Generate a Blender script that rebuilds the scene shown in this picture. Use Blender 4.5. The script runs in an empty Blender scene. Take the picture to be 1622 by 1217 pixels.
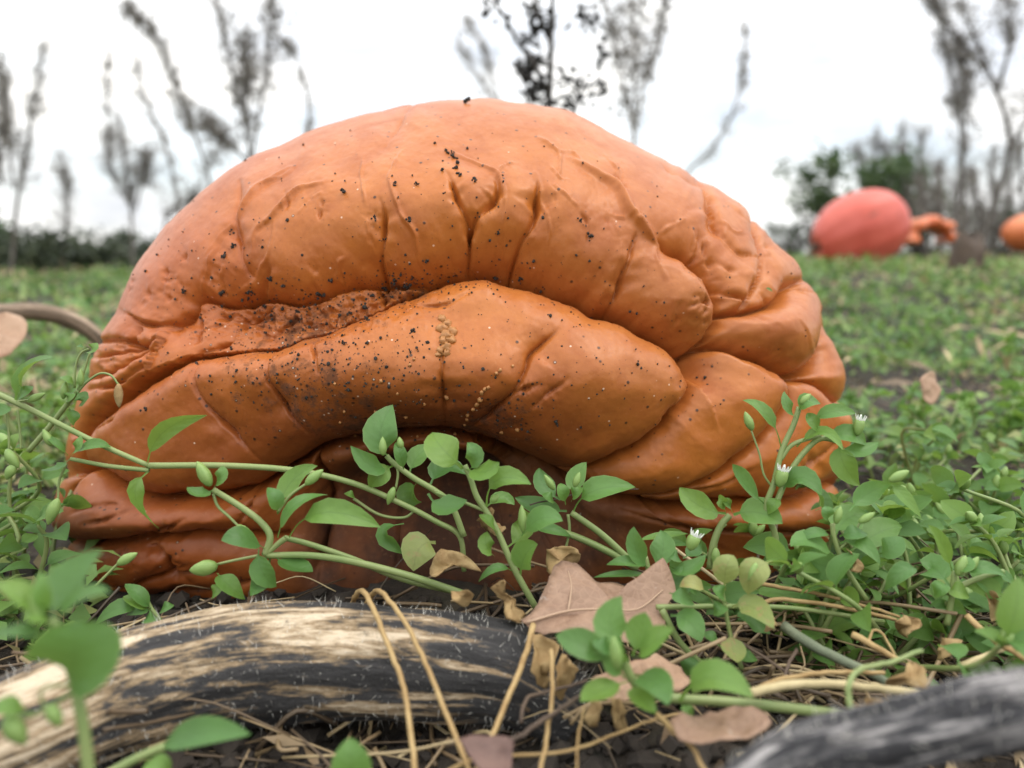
import bpy, math, random
import numpy as np
from mathutils import Vector, Matrix

# ------------------------------------------------------------------ camera
SC = bpy.context.scene
COL = SC.collection
F = 1260.0                       # focal length in photo pixels (1622 wide)
CAMZ = 0.118
PITCH = math.radians(9.2)
FW = np.array([0, math.cos(PITCH), -math.sin(PITCH)])
UP = np.array([0, math.sin(PITCH), math.cos(PITCH)])
RT = np.array([1.0, 0, 0])
CAM = np.array([0, 0, CAMZ])
cam = bpy.data.cameras.new('camera')
camo = bpy.data.objects.new('camera', cam)
COL.objects.link(camo)
camo.location = CAM
camo.rotation_euler = (math.pi / 2 - PITCH, 0, 0)
cam.sensor_width = 36
cam.lens = 36 * F / 1622
cam.clip_start = 0.004
cam.clip_end = 500
cam.dof.use_dof = True
cam.dof.focus_distance = 0.242
cam.dof.aperture_fstop = 9.0
SC.camera = camo

# ------------------------------------------------------------------ sky and sun
SUN_EL, SUN_AZ = math.radians(62), math.radians(105)   # azimuth clockwise from +Y
w = bpy.data.worlds.new('World')
SC.world = w
w.use_nodes = True
nt = w.node_tree
nt.nodes.clear()
def WN(t, **k):
    n = nt.nodes.new(t)
    for a, b in k.items():
        setattr(n, a, b)
    return n
sky = WN('ShaderNodeTexSky', sky_type='NISHITA', sun_disc=False, sun_elevation=SUN_EL, sun_rotation=SUN_AZ)
tc = WN('ShaderNodeTexCoord')
mp = WN('ShaderNodeMapping')
mp.inputs['Location'].default_value = (3.6, 1.25, 0.4)
mp.inputs['Scale'].default_value = (1.0, 1.0, 2.6)
nt.links.new(tc.outputs['Generated'], mp.inputs['Vector'])
n1 = WN('ShaderNodeTexNoise')
n1.inputs['Scale'].default_value = 2.1
n1.inputs['Detail'].default_value = 7
n1.inputs['Roughness'].default_value = 0.52
n1.inputs['Distortion'].default_value = 0.35
nt.links.new(mp.outputs['Vector'], n1.inputs['Vector'])
# overcast: cloud brightness varies, thin places let the blue through
cr = WN('ShaderNodeValToRGB')
e = cr.color_ramp.elements
e[0].position, e[0].color = 0.34, (0.72, 0.77, 0.85, 1)
e[1].position, e[1].color = 0.60, (1.32, 1.30, 1.25, 1)
m_ = e.new(0.46); m_.color = (1.12, 1.12, 1.11, 1)
nt.links.new(n1.outputs['Fac'], cr.inputs['Fac'])
n2 = WN('ShaderNodeTexNoise')
n2.inputs['Scale'].default_value = 3.3
n2.inputs['Detail'].default_value = 5
nt.links.new(mp.outputs['Vector'], n2.inputs['Vector'])
cr2 = WN('ShaderNodeValToRGB')
e = cr2.color_ramp.elements
e[0].position, e[0].color = 0.36, (0, 0, 0, 1)
e[1].position, e[1].color = 0.52, (1, 1, 1, 1)
nt.links.new(n2.outputs['Fac'], cr2.inputs['Fac'])
skm = WN('ShaderNodeMix', data_type='RGBA', blend_type='MULTIPLY')
skm.inputs['Factor'].default_value = 1
skm.inputs['B'].default_value = (0.16, 0.16, 0.16, 1)
nt.links.new(sky.outputs['Color'], skm.inputs['A'])
mx = WN('ShaderNodeMix', data_type='RGBA')
nt.links.new(cr2.outputs['Color'], mx.inputs['Factor'])
mx2 = WN('ShaderNodeMix', data_type='RGBA')
mx2.inputs['Factor'].default_value = 0.55
nt.links.new(skm.outputs['Result'], mx2.inputs['A'])
nt.links.new(cr.outputs['Color'], mx2.inputs['B'])
nt.links.new(mx2.outputs['Result'], mx.inputs['A'])
nt.links.new(cr.outputs['Color'], mx.inputs['B'])
bg = WN('ShaderNodeBackground')
bg.inputs['Strength'].default_value = 1.0
# an overcast sky brightens towards the zenith
sx = WN('ShaderNodeSeparateXYZ')
nt.links.new(tc.outputs['Generated'], sx.inputs['Vector'])
mr = WN('ShaderNodeMapRange')
mr.inputs['From Min'].default_value = 0.0
mr.inputs['From Max'].default_value = 1.0
mr.inputs['To Min'].default_value = 0.94
mr.inputs['To Max'].default_value = 2.5
nt.links.new(sx.outputs['Z'], mr.inputs['Value'])
zen = WN('ShaderNodeVectorMath', operation='SCALE')
nt.links.new(mx.outputs['Result'], zen.inputs[0])
nt.links.new(mr.outputs['Result'], zen.inputs['Scale'])
nt.links.new(zen.outputs['Vector'], bg.inputs['Color'])
out = WN('ShaderNodeOutputWorld')
nt.links.new(bg.outputs['Background'], out.inputs['Surface'])

sl = bpy.data.lights.new('sun', 'SUN')
sl.energy = 0.9
sl.angle = math.radians(25)
sl.color = (1.0, 0.93, 0.83)
so = bpy.data.objects.new('sun', sl)
COL.objects.link(so)
sd = Vector((math.cos(SUN_EL) * math.sin(SUN_AZ), math.cos(SUN_EL) * math.cos(SUN_AZ), math.sin(SUN_EL)))
so.rotation_euler = sd.to_track_quat('Z', 'Y').to_euler()
SC.view_settings.view_transform = 'Standard'
SC.view_settings.look = 'None'
SC.view_settings.exposure = 0.0
SC.view_settings.gamma = 1.0
SC.cycles.use_denoising = True
SC.cycles.max_bounces = 5
SC.cycles.diffuse_bounces = 4
SC.cycles.glossy_bounces = 2
SC.cycles.use_adaptive_sampling = True
SC.cycles.adaptive_threshold = 0.02
SC.cycles.transparent_max_bounces = 8

# ------------------------------------------------------------------ helpers
rng = np.random.default_rng(7)
random.seed(7)

def P(px, py, d):
    """a point of the place, d metres ahead of the camera on a line of sight"""
    return CAM + d * (FW + ((px - 811) / F) * RT - ((py - 608.5) / F) * UP)

def PG(px, py, z=0.0):
    v = FW + ((px - 811) / F) * RT - ((py - 608.5) / F) * UP
    return CAM + v * ((z - CAMZ) / v[2])

def proj(p):
    q = np.asarray(p) - CAM
    d = q @ FW
    return 811 + F * (q @ RT) / d, 608.5 - F * (q @ UP) / d, d

def hash3(ix, iy, iz, seed):
    h = (ix * 374761393 + iy * 668265263 + iz * 2147483647 + seed * 1274126177) & 0xFFFFFFFF
    h = ((h ^ (h >> 13)) * 1274126177) & 0xFFFFFFFF
    h = (h ^ (h >> 16)) & 0xFFFFFF
    return h / float(0xFFFFFF)

def vnoise(p, scale=1.0, seed=0):
    """gradient noise, about -1..1"""
    p = np.asarray(p, float) * scale
    if p.shape[1] == 2:
        p = np.column_stack([p, np.full(len(p), 0.37)])
    p = p @ np.array([[0.80, 0.51, 0.31], [-0.60, 0.69, 0.40], [0.0, -0.51, 0.86]])
    i = np.floor(p).astype(np.int64)
    f = p - i
    w = f * f * f * (f * (f * 6 - 15) + 10)
    r = 0
    for a in (0, 1):
        for b in (0, 1):
            for c in (0, 1):
                h1 = hash3(i[:, 0] + a, i[:, 1] + b, i[:, 2] + c, seed) * 6.2831853
                h2 = hash3(i[:, 0] + a, i[:, 1] + b, i[:, 2] + c, seed + 1013) * 2 - 1
                q = np.sqrt(1 - h2 * h2)
                g = q * np.cos(h1) * (f[:, 0] - a) + q * np.sin(h1) * (f[:, 1] - b) + h2 * (f[:, 2] - c)
                r = r + g * (w[:, 0] if a else 1 - w[:, 0]) * (w[:, 1] if b else 1 - w[:, 1]) * (w[:, 2] if c else 1 - w[:, 2])
    return r * 1.6

def fbm(p, scale=1.0, octv=4, seed=0, gain=0.5):
    r, a = 0, 1.0
    for k in range(octv):
        r = r + a * vnoise(p, scale * 2 ** k, seed + k * 17)
        a *= gain
    return r

def crom(pts, n=8):
    """Catmull-Rom through the points (any dimension)"""
    p = np.asarray(pts, float)
    if len(p) < 3:
        t = np.linspace(0, 1, n + 1)[:, None]
        return p[0] * (1 - t) + p[-1] * t
    q = np.vstack([2 * p[0] - p[1], p, 2 * p[-1] - p[-2]])
    outp = []
    for k in range(1, len(q) - 2):
        a, b, c, d = q[k - 1], q[k], q[k + 1], q[k + 2]
        for t in np.linspace(0, 1, n, endpoint=False):
            outp.append(0.5 * (2 * b + (c - a) * t + (2 * a - 5 * b + 4 * c - d) * t * t + (3 * b - a - 3 * c + d) * t ** 3))
    outp.append(p[-1])
    return np.array(outp)

def mesh(name, v, f, smooth=True):
    me = bpy.data.meshes.new(name)
    v = np.asarray(v, np.float32)
    if isinstance(f, np.ndarray) and f.ndim == 2:
        k = f.shape[1]
        me.vertices.add(len(v)); me.vertices.foreach_set('co', v.ravel())
        me.loops.add(f.size); me.loops.foreach_set('vertex_index', f.astype(np.int32).ravel())
        me.polygons.add(len(f)); me.polygons.foreach_set('loop_start', np.arange(0, f.size, k, dtype=np.int32))
        me.update(calc_edges=True)
        me.validate()
    else:
        me.from_pydata([tuple(map(float, x)) for x in v], [], [tuple(map(int, x)) for x in f])
        me.update()
    if smooth:
        me.polygons.foreach_set('use_smooth', np.ones(len(me.polygons), bool))
    return me

def attr(me, name, vals):
    a = me.attributes.new(name, 'FLOAT', 'POINT')
    a.data.foreach_set('value', np.asarray(vals, np.float32))

def attrc(me, name, vals):
    a = me.attributes.new(name, 'FLOAT_COLOR', 'POINT')
    v = np.ones((len(vals), 4), np.float32); v[:, :3] = vals
    a.data.foreach_set('color', v.ravel())

def obj(name, me, mat=None, parent=None, label=None, cat=None, group=None, kind=None):
    o = bpy.data.objects.new(name, me)
    COL.objects.link(o)
    if mat is not None and me is not None and not me.materials:
        me.materials.append(mat)
    if parent is not None:
        o.parent = parent
    if label: o['label'] = label
    if cat: o['category'] = cat
    if group: o['group'] = group
    if kind: o['kind'] = kind
    return o

def empty(name, loc, label, cat, group=None):
    o = obj(name, None, None, None, label, cat, group)
    o.empty_display_size = 0.01
    o.location = tuple(loc)
    return o

def tube_vf(path, rad, seg=8, caps=True):
    """tube along a path; rad scalar or per point"""
    p = np.asarray(path, float)
    n = len(p)
    rad = np.broadcast_to(np.asarray(rad, float), (n,))
    t = np.gradient(p, axis=0)
    t /= np.linalg.norm(t, axis=1)[:, None] + 1e-12
    ref = np.array([0, 0, 1.0]) if abs(t[0][2]) < 0.9 else np.array([1.0, 0, 0])
    u = np.cross(t[0], ref); u /= np.linalg.norm(u)
    v, f = [], []
    for k in range(n):
        u = u - t[k] * (u @ t[k]); u /= np.linalg.norm(u) + 1e-12
        b = np.cross(t[k], u)
        for s in range(seg):
            a = 2 * math.pi * s / seg
            v.append(p[k] + rad[k] * (math.cos(a) * u + math.sin(a) * b))
    for k in range(n - 1):
        for s in range(seg):
            s2 = (s + 1) % seg
            f.append((k * seg + s, k * seg + s2, (k + 1) * seg + s2, (k + 1) * seg + s))
    if caps:
        f.append(tuple(range(seg))[::-1]); f.append(tuple((n - 1) * seg + s for s in range(seg)))
    return np.array(v), f

class MB:
    """collects shapes of ONE thing or part into one mesh"""
    def __init__(self):
        self.v, self.f, self.n = [], [], 0
    def add(self, v, f):
        v = np.asarray(v)
        self.v.append(v)
        self.f += [tuple(i + self.n for i in q) for q in f]
        self.n += len(v)
        return self
    def tube(self, path, rad, seg=8):
        return self.add(*tube_vf(path, rad, seg))
    def mesh(self, name, smooth=True):
        return mesh(name, np.vstack(self.v), self.f, smooth)

# ------------------------------------------------------------------ material helper
class M:
    def __init__(self, name):
        self.m = bpy.data.materials.new(name)
        self.m.use_nodes = True
        self.t = self.m.node_tree
        self.b = self.t.nodes['Principled BSDF']
        self.out = self.t.nodes['Material Output']
    def n(self, typ, ins=None, **k):
        nd = self.t.nodes.new(typ)
        for a, b in k.items():
            setattr(nd, a, b)
        for a, b in (ins or {}).items():
            self.set(nd.inputs[a], b)
        return nd
    def set(self, sock, val):
        if isinstance(val, bpy.types.NodeSocket):
            self.t.links.new(val, sock)
        elif isinstance(val, tuple) and len(val) == 3 and sock.type == 'RGBA':
            sock.default_value = (*val, 1)
        else:
            sock.default_value = val
    def p(self, **k):
        for a, b in k.items():
            self.set(self.b.inputs[a.replace('_', ' ')], b)
    def noise(self, scale, detail=4, rough=0.55, vec=None, dist=0.0):
        ins = {'Scale': scale, 'Detail': detail, 'Roughness': rough, 'Distortion': dist}
        if vec is not None: ins['Vector'] = vec
        return self.n('ShaderNodeTexNoise', ins).outputs['Fac']
    def coord(self, kind='Object'):
        return self.n('ShaderNodeTexCoord').outputs[kind]
    def ramp(self, fac, *stops):
        r = self.n('ShaderNodeValToRGB', {'Fac': fac})
        el = r.color_ramp.elements
        while len(el) < len(stops):
            el.new(0.5)
        for k, (pos, c) in enumerate(stops):
            el[k].position = pos
            el[k].color = (*c, 1) if isinstance(c, tuple) else (c, c, c, 1)
        return r.outputs['Color']
    def mix(self, fac, a, b, mode='MIX'):
        nd = self.n('ShaderNodeMix', data_type='RGBA', blend_type=mode)
        self.set(nd.inputs['Factor'], fac)
        self.set(nd.inputs['A'], a); self.set(nd.inputs['B'], b)
        return nd.outputs['Result']
    def math(self, op, a, b=0.0, clamp=False):
        nd = self.n('ShaderNodeMath', operation=op, use_clamp=clamp)
        self.set(nd.inputs[0], a); self.set(nd.inputs[1], b)
        return nd.outputs[0]
    def attr(self, name, o='Fac'):
        return self.n('ShaderNodeAttribute', attribute_name=name).outputs[o]
    def bump(self, h, strength=0.5, dist=0.001, normal=None):
        ins = {'Height': h, 'Strength': strength, 'Distance': dist}
        if normal is not None: ins['Normal'] = normal
        return self.n('ShaderNodeBump', ins).outputs['Normal']

# ------------------------------------------------------------------ the collapsed pumpkin
# creases: (points, depth m, width above/left px, width below/right px, kind) ; lengths in photo pixels at the skin (1 px = 0.21 mm)
CRE = []
def cz(pts, D, wa, wb=None, taper=(1, 1), sm=5):
    CRE.append((crom(pts, sm), D, wa, wb or wa, taper))

B_TOP = [(118, 690), (142, 656), (179, 632), (228, 599), (267, 577), (302, 560), (351, 556), (400, 550), (433, 547), (480, 530), (509, 520), (547, 501), (596, 479), (640, 452), (689, 430), (738, 417), (778, 413), (808, 421), (845, 428), (887, 447), (931, 464), (956, 482), (985, 487), (1034, 517), (1078, 544), (1103, 569), (1109, 586)]
cz(B_TOP[:14], 0.019, 14, 44, (0.4, 1))
cz(B_TOP[13:], 0.030, 120, 75, (0.7, 0.9))
STRIP_TOP = [(250, 518), (272, 498), (295, 466), (325, 472), (354, 467), (399, 457), (448, 465), (492, 459), (517, 447), (559, 437), (598, 436), (645, 436), (690, 428)]
cz(STRIP_TOP, 0.0175, 85, 12, (0.3, 0.9))
cz([(1109, 586), (1103, 605), (1085, 644), (1067, 655), (1058, 668), (1046, 686), (1007, 718), (970, 740), (933, 765), (900, 785), (868, 800)], 0.013, 75, 45, (1, 0.6))
cz([(1110, 572), (1133, 549), (1152, 546), (1182, 561), (1219, 574), (1251, 588), (1281, 594), (1305, 583), (1316, 564), (1316, 530), (1305, 490)], 0.018, 80, 36, (1, 0.1))
cz([(1250, 592), (1256, 608), (1251, 643), (1231, 677), (1202, 709), (1170, 736), (1133, 763), (1090, 790), (1040, 812), (990, 828)], 0.010, 46, 40, (1, 0.5))
cz([(1256, 600), (1293, 601), (1320, 618), (1346, 642)], 0.011, 40, 30, (1, 1))
cz([(1150, 493), (1170, 494), (1192, 493), (1226, 484), (1248, 467), (1256, 449), (1278, 440)], 0.012, 55, 45, (1, 0.4))
cz([(1256, 449), (1275, 455), (1292, 462)], 0.003, 14, 14, (1, 0))
cz([(1046, 380), (1064, 390), (1091, 398), (1108, 412), (1128, 435), (1142, 457), (1151, 481), (1150, 505), (1142, 521), (1130, 544), (1112, 571)], 0.017, 55, 60, (0.3, 1))
cz([(598, 440), (600, 407), (608, 383), (611, 353), (604, 325)], 0.0065, 34, 34, (1, 0))
cz([(739, 417), (742, 387), (744, 360)], 0.010, 40, 40, (1, 0.8))
cz([(744, 360), (721, 313), (709, 286)], 0.005, 20, 26, (1, 0))
cz([(744, 360), (756, 345), (783, 326), (788, 294)], 0.0055, 24, 18, (1, 0))
cz([(815, 421), (820, 397), (832, 368), (847, 343), (850, 311), (842, 284)], 0.008, 36, 36, (1, 0))
cz([(985, 481), (993, 434), (1003, 392), (1007, 370)], 0.0065, 34, 30, (1, 0.1))
cz([(1100, 280), (1118, 300), (1130, 324), (1138, 358), (1155, 383), (1175, 400), (1199, 401)], 0.0065, 10, 60, (0.0, 0.2))
cz([(1108, 363), (1113, 388), (1108, 408)], 0.003, 14, 14, (0, 1))
cz([(1118, 368), (1126, 395), (1136, 415)], 0.0035, 10, 22, (0.1, 0.6))
cz([(1182, 320), (1202, 368), (1214, 417), (1207, 445), (1194, 467), (1187, 484)], 0.007, 40, 28, (0.0, 1))
cz([(1135, 440), (1160, 462), (1180, 470), (1193, 480)], 0.0045, 12, 20, (0.4, 0.8))
cz([(1040, 256), (1070, 275), (1108, 292)], 0.002, 50, 60, (0.0, 1))
cz([(1215, 350), (1245, 384), (1262, 405)], 0.003, 40, 40, (0.2, 0))
cz([(658, 160), (632, 195), (604, 250)], 0.0016, 60, 60, (1, 0))
cz([(384, 290), (377, 340), (376, 380), (383, 425)], 0.004, 50, 34, (0, 1))
# sharp-edged folds on the upper dome
PLEAT = []
for pts, D, a, b in [
    ([(470, 269), (458, 284), (428, 294), (406, 314), (381, 343), (371, 358), (352, 378), (328, 403)], 0.0042, 34, 7),
    ([(519, 301), (482, 311), (453, 336), (433, 356), (408, 375), (397, 400)], 0.0042, 34, 7),
    ([(440, 358), (433, 383), (423, 407), (408, 417), (381, 435), (354, 452)], 0.004, 8, 24),
    ([(350, 385), (336, 402), (327, 424), (309, 444), (295, 460)], 0.006, 34, 8),
    ([(352, 395), (345, 425), (325, 455)], 0.004, 9, 18),
    ([(198, 496), (218, 511), (253, 509), (267, 498), (285, 471)], 0.0055, 8, 40),
    ([(210, 515), (204, 535), (196, 546)], 0.003, 12, 12),
    ([(151, 541), (179, 537), (215, 546), (238, 538)], 0.005, 12, 26),
    ([(152, 566), (203, 553), (240, 536)], 0.006, 26, 9),
    ([(134, 603), (179, 588), (218, 562), (238, 540)], 0.007, 28, 12),
    ([(142, 619), (191, 606), (228, 580)], 0.005, 10, 14),
    ([(225, 592), (232, 565), (246, 540)], 0.004, 12, 12),
    ([(334, 519), (376, 490), (398, 469)], 0.006, 40, 9),
    ([(285, 545), (292, 530), (288, 505), (280, 490)], 0.0035, 16, 10),
    ([(300, 555), (335, 540), (340, 520)], 0.0035, 12, 12),
    ([(405, 530), (420, 505), (440, 487)], 0.004, 8, 20),
    ([(325, 475), (370, 462), (395, 445), (420, 420)], 0.004, 12, 12),
    ([(596, 470), (592, 450), (585, 440)], 0.005, 14, 14),
    ([(709, 240), (745, 262), (770, 275), (790, 290), (796, 330), (803, 390)], 0.0028, 8, 22),
    ([(790, 290), (800, 272), (816, 264)], 0.0025, 8, 14),
    ([(850, 311), (858, 335), (870, 365), (870, 392)], 0.0028, 10, 16),
    ([(852, 223), (880, 245), (882, 275), (870, 300)], 0.0028, 14, 8),
    ([(880, 243), (905, 248), (920, 262)], 0.002, 8, 14),
    ([(870, 275), (880, 292), (897, 297)], 0.0025, 8, 12),
    ([(872, 308), (890, 322), (912, 338)], 0.002, 8, 14),
    ([(956, 245), (972, 270), (978, 285), (968, 300)], 0.003, 14, 8),
    ([(622, 300), (635, 350), (655, 372), (661, 400), (680, 425)], 0.003, 16, 8),
    ([(576, 260), (580, 310), (588, 340)], 0.0025, 16, 10),
    ([(640, 245), (628, 275), (622, 300)], 0.0025, 8, 16),
    ([(525, 430), (532, 412), (545, 405)], 0.002, 8, 12),
    ([(962, 345), (985, 350), (1000, 346)], 0.0025, 8, 10),
    ([(1040, 385), (1045, 420), (1052, 448)], 0.0025, 8, 16),
    ([(1042, 372), (1060, 362), (1085, 348)], 0.0028, 10, 14),
    ([(1095, 360), (1099, 390), (1110, 405)], 0.003, 16, 8),
    ([(1085, 490), (1105, 482), (1125, 478)], 0.0022, 10, 10),
    ([(1110, 470), (1118, 482), (1112, 500)], 0.0022, 10, 10),
    ([(1088, 440), (1110, 447), (1128, 452)], 0.0022, 10, 12),
    ([(1150, 320), (1175, 340), (1190, 352)], 0.0018, 8, 12),
    ([(1140, 348), (1160, 366), (1180, 368)], 0.0018, 8, 12),
    ([(1196, 495), (1200, 505), (1203, 515)], 0.002, 8, 8),
    # the lip
    ([(310, 560), (321, 624), (347, 662), (381, 703), (400, 730)], 0.0035, 34, 34),
    ([(432, 548), (438, 601), (461, 647), (487, 690)], 0.004, 34, 40),
    ([(502, 530), (508, 560), (521, 590)], 0.003, 26, 30),
    ([(702, 555), (704, 613), (702, 680)], 0.005, 60, 50),
    ([(882, 527), (860, 545), (837, 564), (818, 606), (781, 651), (745, 690)], 0.0065, 44, 40),
    ([(848, 606), (830, 612), (812, 618)], 0.003, 14, 14),
    ([(890, 600), (862, 622), (840, 640)], 0.002, 16, 14),
    ([(640, 480), (690, 486), (720, 478), (745, 462)], 0.002, 14, 12),
    ([(1046, 660), (1058, 664), (1060, 680)], 0.002, 8, 10),
    ([(1200, 748), (1150, 775), (1080, 800)], 0.003, 22, 22),
    ([(1330, 700), (1290, 745), (1255, 775)], 0.005, 34, 30),
    # rolls at the lower left
    ([(140, 690), (152, 672), (175, 665)], 0.003, 10, 14),
    ([(140, 804), (177, 799), (200, 804)], 0.003, 10, 12),
    ([(164, 820), (190, 816), (212, 806)], 0.0035, 12, 10),
    ([(222, 866), (256, 880), (272, 900), (280, 915)], 0.006, 20, 20),
    ([(150, 919), (205, 924), (244, 911), (283, 908), (340, 912)], 0.006, 22, 18),
    ([(205, 952), (256, 942), (325, 939), (400, 930)], 0.006, 22, 18),
    ([(211, 856), (253, 841), (289, 827)], 0.006, 20, 18),
    ([(380, 800), (378, 830), (362, 850)], 0.004, 18, 16),
    ([(120, 700), (112, 745), (104, 785), (104, 850)], 0.010, 26, 30),
]:
    dome = pts[0][1] < 450 and min(a, b) < 13
    cz(pts, D * (0.5 if dome else (1.3 if pts[0][0] < 480 and pts[0][1] < 640 else 1.1)), a, b, (0.25, 0.3))
    if dome:
        PLEAT.append((pts, 0.0011 + 0.15 * D, 3.8))       # on the dome the folds are thin standing pleats
# more standing pleats of loose skin
_r = random.Random(4)
for (cx_, cy_, sx_, sy_, n_, a0_) in ((260, 440, 80, 50, 9, 2.2), (190, 560, 50, 40, 10, 2.75), (330, 500, 60, 25, 7, 2.7), (1110, 430, 60, 60, 9, 0.9), (1200, 420, 50, 50, 6, 1.1), (560, 330, 120, 60, 7, 1.7), (900, 330, 110, 60, 8, 1.0), (1080, 500, 50, 30, 6, 0.3), (1230, 540, 50, 30, 4, 0.2), (230, 880, 100, 40, 8, 0.2)):
    for k in range(n_):
        x, y, a, L = _r.gauss(cx_, sx_ * 0.6), _r.gauss(cy_, sy_ * 0.6), a0_ + _r.gauss(0, 0.35), _r.uniform(22, 60)
        b_ = _r.gauss(0, 0.25)
        p3 = [(x, y), (x + L * 0.5 * math.cos(a + b_), y + L * 0.5 * math.sin(a + b_)), (x + L * math.cos(a), y + L * math.sin(a))]
        PLEAT.append((p3, _r.uniform(0.0004, 0.0011), _r.uniform(3.0, 5.0)))
        cz(p3, _r.uniform(0.0012, 0.0024), 16 if k % 2 else 8, 8 if k % 2 else 16, (0.1, 0.1))
# the underside of the lip and the cavity below it
cz([(106, 752), (130, 743), (152, 766), (186, 781), (216, 795), (261, 799), (339, 799), (384, 796), (409, 782), (451, 757), (486, 733), (540, 716), (610, 708)], 0.020, 70, 42, (0.5, 1))
cz([(610, 708), (700, 704), (760, 722), (800, 762), (850, 800), (905, 826), (1000, 838), (1100, 832), (1200, 812), (1290, 800), (1345, 770)], 0.022, 110, 40, (1, 0.5))
cz([(98, 856), (144, 861), (180, 861), (211, 857), (250, 858), (297, 862), (339, 869), (380, 874), (430, 880)], 0.012, 42, 34, (1, 0.6))
cz([(486, 733), (478, 790), (486, 860), (495, 930)], 0.012, 40, 30, (0.6, 1))
cz([(560, 760), (640, 800), (660, 870), (640, 940)], 0.008, 40, 30, (0.4, 1))
cz([(1000, 858), (1100, 866), (1200, 862), (1330, 850)], 0.005, 26, 26, (0.3, 1))
# raised lips
RID = []
for pts, h, wd in [
    ([(901, 259), (931, 274), (956, 291), (982, 319), (997, 343), (1024, 368), (1046, 381)], 0.0022, 9),
    ([(978, 322), (1000, 352), (1030, 377), (1056, 388)], 0.0012, 6),
    ([(470, 267), (428, 291), (404, 311), (378, 343)], 0.0007, 5),
    ([(519, 299), (482, 309), (451, 334), (431, 354), (406, 372)], 0.0007, 5),
    ([(198, 500), (218, 513), (253, 511), (268, 499), (287, 471)], 0.001, 5),
    ([(770, 277), (788, 290), (796, 330)], 0.0007, 6),
    ([(842, 284), (852, 311), (857, 330)], 0.0008, 6),
    ([(1138, 358), (1155, 385), (1177, 402), (1202, 403)], 0.0009, 5),
    ([(852, 223), (882, 247), (884, 272)], 0.0006, 6),
    ([(622, 300), (637, 350), (657, 372), (664, 402)], 0.0007, 5),
    ([(334, 521), (378, 492), (400, 470)], 0.0008, 5),
    ([(1140, 452), (1162, 466), (1182, 474), (1194, 482)], 0.0008, 5),
]:
    RID.append((crom(pts, 5), h * 1.25, wd))
for pts, h, wd in PLEAT:
    RID.append((crom(pts, 5), h, wd))

def seg_dist(q, pl):
    """signed distance (+ = below / right-hand) and run 0..1 along a polyline"""
    best = np.full(len(q), 1e9); sg = np.ones(len(q)); run = np.zeros(len(q))
    L = np.concatenate([[0], np.cumsum(np.linalg.norm(np.diff(pl, axis=0), axis=1))])
    for k in range(len(pl) - 1):
        a = pl[k]; ab = pl[k + 1] - a
        l2 = ab @ ab + 1e-9
        ap = q - a
        t = np.clip((ap @ ab) / l2, 0, 1)
        dd = ap - t[:, None] * ab
        d = np.hypot(dd[:, 0], dd[:, 1])
        mk = d < best
        best[mk] = d[mk]
        cr_ = ab[0] * ap[:, 1] - ab[1] * ap[:, 0]
        sg[mk] = np.where(cr_[mk] >= 0, 1, -1)
        run[mk] = (L[k] + t[mk] * math.sqrt(l2)) / L[-1]
    return best, sg, run

def in_poly(q, poly):
    x, y = q[:, 0], q[:, 1]
    ins = np.zeros(len(q), bool)
    for (x0, y0), (x1, y1) in zip(poly, np.roll(poly, -1, 0)):
        cr_ = ((y0 > y) != (y1 > y)) & (x < (x1 - x0) * (y - y0) / (y1 - y0 + 1e-12) + x0)
        ins ^= cr_
    return ins
STRIP_POLY = np.vstack([crom(STRIP_TOP, 5), crom(B_TOP[3:15], 5)[::-1]])

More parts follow.
